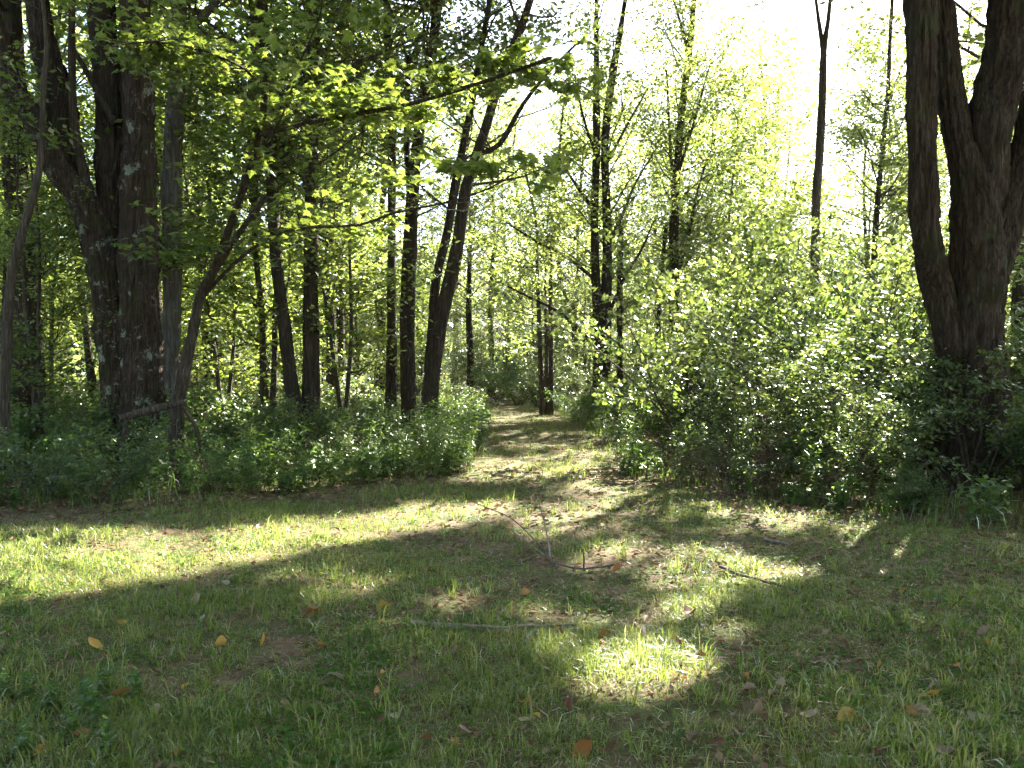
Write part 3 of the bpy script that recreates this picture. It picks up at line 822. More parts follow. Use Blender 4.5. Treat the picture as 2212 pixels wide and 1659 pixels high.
dist = np.linalg.norm(lp - np.array([0, 0, CAMZ]), axis=1)
px_, py_ = project(lp)
vis = (px_ > 10) & (px_ < 2200) & (py_ > 5)
order = np.argsort(np.where(vis, dist, 99))
single, rest = lp[order[:260]], lp[order[260:]]
V = np.vstack(VV); Q = np.vstack(QQ)
LV, LT = maple_cards(rest, 0.125, r)
tw = obj('foliage', mesh_np('foliage', np.vstack([V, LV]) - org, [Q, LT + len(V)], [M['bark_thin'], M['leaf']], [0, 1]), SAP)
variants = []
for q in range(8):
    LV, LT = maple_cards(np.zeros((1, 3)), 0.135, r, tilt=0.45)
    variants.append(mesh_np('maple_leaf', LV, [LT], [M['leaf']]))
limb_obs = [c_ for c_ in SAP.children if c_.name.startswith('limb')]
for q in single:
    ln_ = [np.min(np.linalg.norm(pts - q, axis=1)) for pts, _ in SAP_L]
    o = obj('leaf', variants[r.integers(0, 8)], limb_obs[int(np.argmin(ln_))], q - org)
    o.rotation_euler = (0, 0, r.uniform(0, 6.28))

# --- background trees and saplings: one of each kind, then copies
def model_tree(seed, H, r0, z0, nb, blen, count, size, bark, name, label, group, leaf='leaf_far', nstem=1):
    rng = np.random.default_rng(seed)
    t = thing(name, label, 'tree', (0, 0, 0), group)
    RS = []
    for s in range(nstem):
        n = 8
        a = rng.uniform(0, 6.28)
        hh = np.linspace(0, 1, n)
        lean = rng.uniform(0.01, 0.05) if nstem == 1 else rng.uniform(0.06, 0.16)
        pts = np.stack([np.cos(a) * lean * H * hh + rng.normal(0, 0.012, n) * H * hh, np.sin(a) * lean * H * hh + rng.normal(0, 0.012, n) * H * hh, hh * H - 0.2], 1)
        rad = r0 * (1 - 0.9 * hh) * (1 + 0.25 * (hh < 0.01))
        rp, rr = resample(pts, rad, 0.5)
        V, Q = tubes(rp[None], rr[None], 9, bark=0.8, rng=rng)
        obj('trunk', mesh_np('trunk', V, [Q], [M[bark]], smooth=True), t)
        RS.append((rp, rr))
    me = crown_mesh('crown', rng, RS, z0, H - 0.2, nb, blen, count, size, [M['bark_thin'], M[leaf]], filt=False, spread=0.2)
    obj('crown', me, t)
    return t


GL = 'tall trees deep in the woods left of the track'
GR = 'tall trees far behind the right thicket'
GS = 'leafy saplings under the trees left of the track'
GT = 'leafy saplings behind the right thicket'
tall = [model_tree(100 + q, 19 + q % 3, 0.20 + 0.03 * (q % 2), 4.0, 90, 3.4, 9000, 0.16, 'bark', 'woodland_tree', 'tall leafy tree deep in the woods left of the track', GL) for q in range(4)]
sapl = [model_tree(120 + q, 6.5 + q, 0.045 + 0.01 * q, 0.9, 60, 1.7, 6000, 0.125, 'bark_thin', 'leafy_sapling', 'slender leafy sapling under the trees left of the track', GS, leaf='leaf', nstem=1 + q % 2) for q in range(4)]
used = set()


def place(src, x, y, rz, sc, label=None, group=None, zoff=0.0):
    loc = (x, y, float(gz(x, y)) + zoff)
    if id(src) not in used:
        used.add(id(src))
        src.location = loc; src.rotation_euler = (0, 0, rz); src.scale = (sc, sc, sc)
        if label: src['label'] = label
        if group: src['group'] = group
        return src
    return copy_tree(src, loc, rz, sc, label, group)


def shades(x, y, h, rad):
    """would a crown here stand in a sun gap?"""
    z = np.repeat(np.linspace(h * 0.25, h, 10), 9)
    a = np.tile(np.arange(9) * 0.785, 10); q = np.tile(np.r_[np.ones(8), 0] * rad, 10)
    p = np.stack([x + q * np.cos(a), y + q * np.sin(a), z], 1)
    return lit(p).mean()


r = np.random.default_rng(31)
taken = []


def far_enough(x, y, dmin):
    for a, b in taken:
        if (a - x) ** 2 + (b - y) ** 2 < dmin ** 2: return False
    taken.append((x, y))
    return True


c = 0
for _ in range(900):                       # left woods
    if c >= 36: break
    y = r.uniform(19, 70); x = r.uniform(-0.75 * y - 3, -1.5 - 0.1 * y)
    if x > np.interp(y, PATHY, PATHX) - 3.0 or not far_enough(x, y, 2.6): continue
    place(tall[c % 4], x, y, r.uniform(0, 6.28), r.uniform(0.75, 1.1), 'tall leafy woodland tree deep ' + near(x, y), GL); c += 1
c = 0
for _ in range(900):                       # far right, lower and thinner so that the sky stays open
    if c >= 16: break
    y = r.uniform(36, 75); x = r.uniform(0.08 * y, 0.8 * y + 3)
    if 0.33 < x / y < 0.5 or shades(x, y, 14, 2.5) > 0.04 or not far_enough(x, y, 4.0): continue
    hmax = 0.75 if x / y < 0.5 else 1.0
    place(tall[c % 4], x, y, r.uniform(0, 6.28), r.uniform(0.5, 0.8) * hmax, 'tall leafy tree far behind the right thicket', GR); c += 1
for q in range(20):                        # unseen trees added behind the viewer to cut sky fill light
    a = math.radians(100 + 160 * q / 19); d = 7.5 + 5 * (q % 2) + r.uniform(-0.8, 0.8)
    x, y = d * math.sin(a), d * math.cos(a)
    place(tall[q % 4], x, y, r.uniform(0, 6.28), r.uniform(0.85, 1.05), 'unseen leafy tree added behind the viewer to cut sky light', 'unseen trees added to cut sky light')
taken.clear()
c = 0
for _ in range(900):                       # left saplings
    if c >= 44: break
    y = r.uniform(12.5, 45); x = r.uniform(-0.72 * y - 2, -1.2 - 0.06 * y)
    if x > np.interp(y, PATHY, PATHX) - 2.0 or not far_enough(x, y, 1.3): continue
    place(sapl[c % 4], x, y, r.uniform(0, 6.28), r.uniform(0.6, 1.15), ('twin stemmed' if c % 2 else 'single stemmed') + ' leafy sapling ' + near(x, y), GS); c += 1
c = 0
for _ in range(900):                       # right saplings
    if c >= 26: break
    y = r.uniform(15, 44); x = r.uniform(2.6 + 0.03 * y, 0.75 * y + 1)
    if not far_enough(x, y, 1.5) or shades(x, y, 5, 1) > 0.2: continue
    place(sapl[c % 4], x, y, r.uniform(0, 6.28), r.uniform(0.45, 0.8), ('twin stemmed' if c % 2 else 'single stemmed') + ' leafy sapling past the thicket ' + near(x, y), GT); c += 1
for px_i, y, sc in [(1590, 27, 1.35), (1660, 30, 1.2), (1700, 34, 1.0), (1540, 31, 1.4), (1880, 34, 1.35), (1955, 28, 1.4), (1620, 24, 1.0)]:
    x = (px_i - 1106) / F * y
    place(sapl[c % 4], x, y, r.uniform(0, 6.28), sc, 'slender airy young tree against the bright sky ' + near(x, y), 'airy young trees against the sky'); c += 1
for px_i, y, sc in [(1610, 36, 0.66), (1680, 40, 0.62), (1545, 62, 1.1), (1440, 64, 0.95), (2110, 42, 1.0), (2190, 38, 0.95), (1240, 40, 0.8), (1930, 46, 0.7)]:
    x = (px_i - 1106) / F * y
    place(tall[c % 4], x, y, r.uniform(0, 6.28), sc, 'broad leafy tree backing the thicket ' + near(x, y), 'broad trees backing the right thicket'); c += 1
for px_i, y, sc in [(1060, 44, 0.8), (1130, 49, 0.95), (1205, 42, 0.75), (1275, 47, 1.0), (1335, 66, 1.2), (1475, 68, 1.2), (1015, 38, 0.8), (1560, 52, 1.05), (1625, 50, 1.1), (1690, 58, 1.1), (1420, 60, 1.1), (980, 52, 1.1), (1100, 58, 1.1)]:
    x = (px_i - 1106) / F * y
    place(tall[c % 4], x, y, r.uniform(0, 6.28), sc, 'tall leafy tree beyond the far end of the track ' + near(x, y), 'tall trees beyond the far end of the track'); c += 1
for y, x in [(34, 0.9), (37, -0.2), (40, 1.8), (42, -1.5), (46, 0.4), (33, 3.0), (48, -3.0), (30, -3.2), (36, -4.0)]:   # closing the view down the track
    place(sapl[c % 4], x, y, r.uniform(0, 6.28), r.uniform(0.5, 0.85), 'slender leafy sapling at the far end of the track', 'saplings closing the far end of the track'); c += 1


# ------------------------------------------------------------------ shrubs and weeds
def model_shrub(seed, H, nst, count, size, name, label, group, leaf='shrub', tilt=0.7, aspect=0.58):
    rng = np.random.default_rng(seed)
    t = thing(name, label, 'shrub', (0, 0, 0), group)
    az = rng.uniform(0, 6.28, nst); el = rng.uniform(0.75, 1.45, nst)
    d = np.stack([np.cos(az) * np.cos(el), np.sin(az) * np.cos(el), np.sin(el)], 1)
    o = np.stack([rng.normal(0, 0.08, nst), rng.normal(0, 0.08, nst), np.full(nst, -0.08)], 1)
    V, Q, an = branch_system(rng, o, d, H * rng.uniform(0.6, 1.1, nst), np.full(nst, 0.009 + 0.002 * H), nsub=11, sublen=0.36, leaf_step=0.06, up=-0.12, sag=0.3)
    obj('stems', mesh_np('stems', V, [Q], [M['bark_thin']], smooth=True), t).name = 'woody_stem'
    lp = leaves_from(an, count, 0.05, 0.8, rng)
    lp = lp[lp[:, 2] > 0.02]
    LV, LT = leaf_cards(lp, size, rng, tilt=tilt, aspect=aspect)
    obj('foliage', mesh_np('foliage', LV, [LT], [M[leaf]]), t)
    return t


GSR = 'dense shrubs of the right thicket'
GSL = 'shrubs of the brush left of the clearing'
shr = [model_shrub(200 + q, 2.0 + 0.35 * q, 10, [4200, 2300, 4600, 3600][q], [0.068, 0.105, 0.06, 0.075][q], 'thicket_shrub', 'dense thicket shrub', GSR, leaf=['shrub', 'weed', 'shrub_dark', 'shrub'][q], aspect=[0.58, 0.5, 0.45, 0.62][q]) for q in range(4)]
bru = [model_shrub(220 + q, 1.2 + 0.25 * q, 7, 1700, 0.072, 'brush_shrub', 'loose leafy shrub in the brush left of the clearing', GSL, leaf='weed' if q == 1 else 'shrub') for q in range(3)]
place(shr[3], 5.5, 9.6, 0.6, 0.92, 'sun struck shrub close before the massive dark maple', GSR)


def model_dead(seed, H, nst):
    rng = np.random.default_rng(seed)
    t = thing('dead_shrub', 'bare red brown dead shrub', 'shrub', (0, 0, 0))
    az = rng.uniform(0, 6.28, nst); el = rng.uniform(0.3, 1.3, nst)
    d = np.stack([np.cos(az) * np.cos(el), np.sin(az) * np.cos(el), np.sin(el)], 1)
    o = np.stack([rng.normal(0, 0.1, nst), rng.normal(0, 0.1, nst), np.full(nst, -0.05)], 1)
    V, Q, an = branch_system(rng, o, d, H * rng.uniform(0.5, 1.1, nst), np.full(nst, 0.008), nsub=9, sublen=0.5, up=-0.2, sag=0.5)
    obj('woody_stem', mesh_np('woody_stem', V, [Q], [M['dead_wood']], smooth=True), t)
    return t


dead = model_dead(250, 1.3, 16)
for q, (px_i, py_i, sc) in enumerate([(1480, 1030, 0.8), (1560, 1045, 0.9), (1640, 1060, 1.0), (1720, 1075, 0.9), (1810, 1085, 0.8), (640, 1045, 0.6), (420, 1065, 0.7)]):
    g = ground_at(px_i, py_i)
    place(dead, float(g[0]), float(g[1]) + 0.35, r.uniform(0, 6.28), sc, 'bare brown dead shrub ' + ['at the path side corner of the right thicket', 'between low shrubs before the tall forked tree', 'under the middle of the right thicket', 'spreading at the foot of the right thicket', 'close to the grass before the massive dark maple', 'at the foot of the left brush near the track', 'at the foot of the left brush before the huge maple'][q], 'bare dead shrubs along the edge of the clearing')
taken.clear()
c = 0
for _ in range(3000):                      # right thicket
    if c >= 78: break
    y = r.uniform(8.5, 22); x = r.uniform(1.6, 0.72 * y + 1.5)
    e = np.interp(x, EX, EY)
    hp = np.interp(y, PATHY, PATHX) + np.interp(y, PATHY, PATHW)
    inn = min(y - e, (x - hp - 0.35) if y > 11.6 else 9)
    if inn < 0.45 or not far_enough(x, y, 0.7): continue
    if 0.52 < x / y < 0.62 and y < 10.7: continue
    sc = np.clip(0.42 + 0.22 * inn, 0.4, 1.2) * r.uniform(0.7, 1.3)
    place(shr[c % 4], x, y, r.uniform(0, 6.28), sc, ('low' if sc < 0.65 else 'tall' if sc > 0.95 else 'waist high') + ' dense thicket shrub ' + near(x, y), GSR); c += 1
taken.clear()
c = 0
for _ in range(3000):                      # taller, looser shrubs rising behind
    if c >= 16: break
    y = r.uniform(12.5, 19); x = r.uniform(np.interp(y, PATHY, PATHX) + 2.4, 0.52 * y)
    if not far_enough(x, y, 1.0): continue
    sc = r.uniform(1.25, 1.75)
    place(shr[(3 * c) % 4], x, y, r.uniform(0, 6.28), (sc * 0.85), 'very tall loose thicket shrub ' + near(x, y), GSR).scale = (sc * 0.8, sc * 0.8, sc * 1.1); c += 1
c = 0
for _ in range(3000):                      # left brush
    if c >= 135: break
    y = r.uniform(9, 24); x = r.uniform(-0.72 * y - 1, 0.2)
    e = np.interp(x, EX, EY)
    hp = np.interp(y, PATHY, PATHX) - np.interp(y, PATHY, PATHW)
    inn = min(y - e, (hp - x - 0.4) if y > 11.6 else 9)
    if inn < 0.3 or not far_enough(x, y, 0.5): continue
    sc = np.clip(0.5 + 0.13 * inn, 0.45, 1.0) * r.uniform(0.6, 1.3)
    place(bru[c % 3], x, y, r.uniform(0, 6.28), sc, ('low' if sc < 0.7 else 'tall' if sc > 0.95 else 'knee high') + ' loose brush shrub ' + near(x, y), GSL); c += 1
for y, x, sc in [(30, 0.9, 0.9), (31, 1.9, 1.0), (33, 0.2, 1.1), (34, 1.2, 1.2), (35, 2.6, 1.3), (36, -0.6, 1.3), (38, 0.6, 1.5), (39, 2.0, 1.5), (40, -2.0, 1.4), (41, 3.4, 1.6), (43, -0.4, 1.7), (44, -3.6, 1.6),
                 (45, 1.6, 1.8), (37, 4.6, 1.5), (34, -4.6, 1.4), (47, 5.0, 1.8), (48, -1.8, 1.9), (32, 4.2, 1.2), (50, 3.0, 2.0), (50, -5.5, 2.0), (29, 2.8, 0.9), (28, 4.6, 1.1)]:
    place(shr[c % 4], x, y, r.uniform(0, 6.28), sc, 'sunlit shrub closing the far end of the track', 'sunlit shrubs at the far end of the track'); c += 1
for y, sx in [(26, 1), (29, 1), (32, 1), (35, 1), (27, -1), (31, -1), (34, -1), (38, -1), (24, 1), (24.5, -1)]:
    hp = np.interp(y, PATHY, PATHX) + sx * (np.interp(y, PATHY, PATHW) + 0.9)
    place(bru[c % 3], hp, y, r.uniform(0, 6.28), 1.0, 'leafy shrub lining the far bend of the track', 'shrubs lining the far bend of the track'); c += 1


def model_weed(seed, H, nl, size, aspect, name, label, group, droop=0.2):
    rng = np.random.default_rng(seed)
    t = thing(name, label, 'weed', (0, 0, 0), group)
    VV, TT, VS, QS = [], [], [], []
    nv = ns = 0
    for s in range(rng.integers(3, 6)):
        a = rng.uniform(0, 6.28); ln = rng.uniform(0.02, 0.3) * H
        h = H * rng.uniform(0.6, 1.1)
        o = rng.normal(0, 0.06, 2)
        tt = np.linspace(0, 1, 6)
        pol = np.stack([o[0] + np.cos(a) * ln * tt ** 1.6, o[1] + np.sin(a) * ln * tt ** 1.6, tt * h - 0.02], 1)
        V, Q = tubes(pol[None], (0.0035 * (1 - 0.7 * tt))[None], 3)
        VS.append(V); QS.append(Q + ns); ns += len(V)
        f = rng.uniform(0.15, 1.0, nl)
        lp = np.stack([np.interp(f, tt, pol[:, j]) for j in range(3)], 1)
        LV, LT = leaf_cards(lp, size, rng, tilt=0.5, aspect=aspect, droop=droop)
        VV.append(LV); TT.append(LT + nv); nv += len(LV)
    obj('stalk', mesh_np('stalk', np.vstack(VS), [np.vstack(QS)], [M['weed']]), t)
    obj('foliage', mesh_np('foliage', np.vstack(VV), [np.vstack(TT)], [M['weed']]), t)
    return t


GW1, GW2, GW3 = 'weeds along the left edge of the clearing', 'weeds along the right edge of the clearing', 'weeds beside the grassy track'
wd = [model_weed(300, 0.55, 22, 0.09, 0.5, 'broad_leaf_weed', 'leafy green weed at the left edge of the clearing', GW1),
      model_weed(301, 0.75, 34, 0.085, 0.22, 'narrow_leaf_weed', 'leafy green weed at the left edge of the clearing', GW1),
      model_weed(302, 0.35, 14, 0.075, 0.62, 'broad_leaf_weed', 'leafy green weed at the left edge of the clearing', GW1)]
c = 0
for _ in range(4000):
    if c >= 230: break
    zone = c % 5
    if zone < 2:
        x = r.uniform(-8, -0.7); y = np.interp(x, EX, EY) + abs(r.normal(0.35, 0.6)) + 0.15; lb, g = 'leafy green weed at the left edge of the clearing', GW1
    elif zone < 3:
        x = r.uniform(1.6, 6.8); y = np.interp(x, EX, EY) + abs(r.normal(0.2, 0.4)) + 0.12; lb, g = 'leafy green weed at the foot of the right thicket', GW2
    else:
        y = r.uniform(11.6, 27); s = r.choice([-1, 1]); x = np.interp(y, PATHY, PATHX) + s * (np.interp(y, PATHY, PATHW) + abs(r.normal(0, 0.4)) + 0.12)
        lb, g = 'leafy green weed growing beside the grassy track', GW3
    wi = int(r.integers(0, 3))
    place(wd[wi], float(x), float(y), r.uniform(0, 6.28), r.uniform(0.6, 1.4), ['bushy broad leaved', 'narrow leaved', 'low broad leaved'][wi] + ' weed ' + near(float(x), float(y)), 'weeds along the edges of the clearing and track'); c += 1


for q in range(34):                        # feathery weeds sloping down to the track mouth
    g = ground_at(r.uniform(780, 1030), r.uniform(975, 1035))
    g[1] = max(g[1], np.interp(g[0], EX, EY) + 0.1)
    place(wd[1], float(g[0]), float(g[1]), r.uniform(0, 6.28), r.uniform(0.7, 1.45), 'feathery sunlit weed sloping down to the mouth of the track', 'feathery weeds at the mouth of the track')
for q in range(36):
    if q < 16: px_i, py_i = r.uniform(10, 330), r.uniform(1500, 1640)
    else: px_i, py_i = r.uniform(20, 2190), r.uniform(1180, 1650)
    g = ground_at(px_i, py_i)
    if not in_clearing(g[0], g[1]): continue
    place(wd[2], float(g[0]), float(g[1]), r.uniform(0, 6.28), (r.uniform(0.3, 0.5) if q < 16 else r.uniform(0.18, 0.3)), 'small broad leaved weed standing in the open clearing grass', 'small weeds in the clearing grass')

# ------------------------------------------------------------------ grass, litter, ground plants
def blades(p, h, w, rng, lean=0.5):
    n = len(p)
    az = rng.uniform(0, 2 * np.pi, n); fa = rng.uniform(0, 2 * np.pi, n)
    s = np.stack([np.cos(fa), np.sin(fa), np.zeros(n)], 1) * (w * 0.5)[:, None]
    l = rng.uniform(0.1, 1.0, n) * lean
    d = np.stack([np.cos(az), np.sin(az), np.zeros(n)], 1)
    mid = p + d * (h * l * 0.3)[:, None] + np.array([0, 0, 1.0]) * (h * 0.6 * (1 - 0.25 * l))[:, None]
    tip = p + d * (h * l * 1.0)[:, None] + np.array([0, 0, 1.0]) * (h * (1 - 0.55 * l))[:, None]
    V = np.stack([p - s, p + s, mid + s * 0.8, mid - s * 0.8, tip], 1).reshape(-1, 3)
    i = np.arange(n)[:, None] * 5
    T = np.concatenate([i + np.array([[0, 1, 2]]), i + np.array([[0, 2, 3]]), i + np.array([[3, 2, 4]])], 0)
    return V, T


def vnoise(x, y, sc, seed):
    """smooth value noise in -1..1"""
    g = np.random.default_rng(seed).uniform(-1, 1, (256, 256))
    u, v = x / sc + 91.3, y / sc + 57.1
    iu, iv = np.floor(u).astype(int), np.floor(v).astype(int)
    fu, fv = u - iu, v - iv
    fu, fv = fu * fu * (3 - 2 * fu), fv * fv * (3 - 2 * fv)
    iu0, iu1, iv0, iv1 = iu % 256, (iu + 1) % 256, iv % 256, (iv + 1) % 256
    return (g[iu0, iv0] * (1 - fu) + g[iu1, iv0] * fu) * (1 - fv) + (g[iu0, iv1] * (1 - fu) + g[iu1, iv1] * fu) * fv


def patch(x, y):
    return 0.55 * vnoise(x, y, 1.1, 1) + 0.6 * vnoise(x, y, 0.42, 2) + 0.45 * vnoise(x, y, 0.16, 3)


r = np.random.default_rng(9)
n = 900000
y = 2.3 * (34 / 2.3) ** r.random(n)
x = r.uniform(-1, 1, n) * (0.70 * y + 0.6)
pt = patch(x, y)
edge = np.interp(x, EX, EY) - y
bare = np.exp(-((x - 0.75) / 0.8) ** 2 - ((y - 8.6) / 1.8) ** 2) * 0.6 + 0.6 * np.exp(-(edge / 0.7) ** 2) * (y < 11.5) * (np.abs(x - 0.4) > 0.9)
keep = in_clearing(x, y) & (r.random(n) < np.clip(0.5 + 0.75 * pt - bare, 0.07, 1))
x, y, pt = x[keep], y[keep], pt[keep]
n = min(len(x), 205000)
sel = r.permutation(len(x))[:n]; x, y, pt = x[sel], y[sel], pt[sel]
lush = np.clip(0.5 + 0.9 * vnoise(x, y, 0.9, 4) + 0.5 * vnoise(x, y, 0.3, 5), 0, 1)
h = r.uniform(0.028, 0.075, n) * (0.7 + 0.8 * lush)
w = r.uniform(0.002, 0.0042, n) * (1 + 0.07 * y)
p = np.stack([x, y, gz(x, y) - 0.004], 1)
V, T = blades(p, h, w, r, lean=1.6)
# arching tufts
nt_ = 5200
y = 2.4 * (26 / 2.4) ** r.random(nt_); x = r.uniform(-1, 1, nt_) * (0.70 * y + 0.5)
kp = in_clearing(x, y) & (r.random(nt_) < np.clip(0.45 + 0.9 * vnoise(x, y, 0.9, 4), 0.08, 1))
x, y = x[kp], y[kp]
bi = np.repeat(np.arange(len(x)), r.integers(5, 15, len(x)))
rr_ = r.normal(0, 0.018, (len(bi), 2))
tx_, ty_ = x[bi] + rr_[:, 0], y[bi] + rr_[:, 1]
n = len(bi)
p2 = np.stack([tx_, ty_, gz(tx_, ty_) - 0.004], 1)
V2, T2 = blades(p2, r.uniform(0.08, 0.19, n) * np.repeat(r.uniform(0.7, 1.15, len(x)), np.bincount(bi, minlength=len(x))), r.uniform(0.0035, 0.0065, n) * (1 + 0.05 * ty_), r, lean=1.25)
T2 = T2 + len(V)
tag(obj('short_grass', mesh_np('short_grass', np.vstack([V, V2]), [T, T2], [M['grass']])), 'short patchy grass covering the clearing and track', 'grass', kind='stuff')
# dry straw lying in the grass
n = 42000
y = 2.4 * (28 / 2.4) ** r.random(n); x = r.uniform(-1, 1, n) * (0.70 * y + 0.5)
kp = in_clearing(x, y) & (r.random(n) < np.clip(0.5 + 1.0 * vnoise(x, y, 0.7, 6), 0.05, 1) * np.clip((y - 1.5) / 4, 0.25, 1))
x, y = x[kp], y[kp]; n = len(x)
p = np.stack([x, y, gz(x, y) + r.uniform(0.004, 0.03, n)], 1)
az = r.uniform(0, 6.283, n); L_ = r.uniform(0.03, 0.085, n)
d = np.stack([np.cos(az), np.sin(az), r.normal(0, 0.18, n)], 1)
s_ = np.stack([-np.sin(az), np.cos(az), np.zeros(n)], 1) * (r.uniform(0.0012, 0.0028, n) * (1 + 0.06 * y))[:, None]
V = np.stack([p - s_, p + s_, p + d * L_[:, None]], 1).reshape(-1, 3)
tag(obj('dry_straw', mesh_np('dry_straw', V, [np.arange(3 * n).reshape(-1, 3)], [M['straw']])), 'thin dry straw lying among the short grass', 'straw', kind='stuff')

# longer grass under the brush and along the edges
n = 60000
y = r.uniform(7, 40, n); x = r.uniform(-1, 1, n) * (0.72 * y + 1)
near = ~in_clearing(x, y, 0.0) & (in_clearing(x, y, 1.4) | (r.random(n) < 0.18))
near |= (np.hypot((x - 5.0) / 1.4, (y - 8.4) / 0.8) < 1) | (np.hypot((x + 4.6) / 1.2, (y - 9.6) / 0.7) < 1)
x, y = x[near], y[near]; n = len(x)
p = np.stack([x, y, gz(x, y) - 0.01], 1)
V, T = blades(p, r.uniform(0.12, 0.42, n), r.uniform(0.004, 0.010, n), r, lean=0.9)
tag(obj('tall_grass', mesh_np('tall_grass', V, [T], [M['weed']])), 'long grass along the foot of the shrubs', 'grass', kind='stuff')

# small ground plants
n = 30000
y = 2.4 * (12 / 2.4) ** r.random(n); x = r.uniform(-1, 1, n) * (0.70 * y + 0.5)
kp = in_clearing(x, y) & (vnoise(x, y, 0.6, 8) + 0.5 * vnoise(x, y, 0.2, 9) > 0.12)
x, y = x[kp], y[kp]
p = np.stack([x, y, gz(x, y) + r.uniform(0.01, 0.05, len(x))], 1)
V, T = leaf_cards(p, 0.032, r, tilt=0.3, aspect=0.85, droop=0.0)
tag(obj('ground_plants', mesh_np('ground_plants', V, [T], [M['clover']])), 'tiny round leaved plants growing among the short grass', 'ground plants', kind='stuff')

# leaf litter
n = 60000
y = 2.5 * (30 / 2.5) ** r.random(n); x = r.uniform(-1, 1, n) * (0.72 * y + 0.5)
edge = np.interp(x, EX, EY) - y
wgt = 0.16 + 0.22 * (x > 0.25 * y) + 0.9 * np.exp(-(edge / 0.8) ** 2) + 0.8 * (edge < 0) * ~in_clearing(x, y) + 0.45 * np.exp(-((x - 0.9) / 0.8) ** 2 - ((y - 9.0) / 1.2) ** 2) + 0.25 * (patch(x, y) < -0.3) * (y > 5)
kp = r.random(n) < wgt * 0.8
x, y = x[kp], y[kp]
p = np.stack([x, y, gz(x, y) + r.uniform(0.005, 0.022, len(x))], 1)
V, T = leaf_cards(p, np.clip(0.028 + 0.0045 * y, 0.03, 0.075), r, tilt=0.4, aspect=0.6, droop=0.0, bend=-0.3)
tag(obj('leaf_litter', mesh_np('leaf_litter', V, [T], [M['litter']])), 'old brown leaf litter strewn over the ground', 'leaf litter', kind='stuff')


# ------------------------------------------------------------------ fallen leaves, one object each
def fallen_mesh(seed, mat, kind):
    rng = np.random.default_rng(seed)
    if kind == 'oval':
        nu, nw = 6, 5
        u = np.linspace(0, 1, nu)[:, None]; w = np.linspace(-1, 1, nw)[None]
        half = 0.30 * np.sin(np.pi * np.clip(u * 0.94 + 0.03, 0, 1)) ** 0.8
        X = half * w; Y = u - 0.5 + 0 * w
        cu = rng.uniform(0.5, 1.9)
        Z = cu * X ** 2 * 2.2 + rng.uniform(-0.3, 0.9) * (Y ** 2) + rng.uniform(-0.5, 0.5) * X * Y * 2 + 0.028 * rng.normal(0, 1, X.shape)
        X = X * (1 + 0.12 * rng.normal(0, 1, (nu, 1)))
        V = np.stack([X, Y, Z], -1).reshape(-1, 3)
        i = np.arange(nu * nw).reshape(nu, nw)
        Q = np.stack([i[:-1, :-1], i[:-1, 1:], i[1:, 1:], i[1:, :-1]], -1).reshape(-1, 4)
        return mesh_np('fallen_leaf', V, [Q], [M[mat]], smooth=True)
    V = np.vstack([[0, 0.35, 0], np.column_stack([MAPLE, np.zeros(len(MAPLE))])])
    V[:, 1] -= 0.45
    rr = np.hypot(V[:, 0], V[:, 1])
    V[:, 2] = rng.uniform(0.3, 0.8) * rr ** 2 * (0.6 + 0.5 * np.sin(3 * np.arctan2(V[:, 1], V[:, 0]) + rng.uniform(0, 6)))
    m = len(MAPLE)
    T = np.array([[0, 1 + j, 1 + (j + 1) % m] for j in range(m)])
    return mesh_np('fallen_leaf', V, [T], [M[mat]])


KIND = {'y': ('dead_yellow', 'yellow fallen leaf lying on the short grass', 'yellow leaves scattered on the grass'),
        'o': ('dead_orange', 'orange brown fallen leaf lying on the short grass', 'orange brown leaves scattered on the grass'),
        'r': ('dead_red', 'russet red fallen leaf lying on the short grass', 'russet leaves scattered on the grass'),
        't': ('dead_tan', 'dry tan fallen leaf lying on the short grass', 'dry tan leaves scattered on the grass'),
        'p': ('dead_pale', 'pale bleached fallen leaf lying on the short grass', 'pale leaves scattered on the grass')}
FM = {k_: [fallen_mesh(400 + 7 * j + ord(k_), v[0], 'lobed' if j == 4 and k_ in 'rt' else 'oval') for j in range(5)] for k_, v in KIND.items()}


def drop_leaf(pos, k_, size, rng):
    v = KIND[k_]
    o = obj('fallen_leaf', FM[k_][rng.integers(0, 5)], None, (pos[0], pos[1], pos[2] + 0.032))
    o.rotation_euler = (rng.normal(0, 0.45), rng.normal(0, 0.45), rng.uniform(0, 6.28))
    o.scale = (size, size, size)
    tag(o, v[1], 'leaf', v[2])


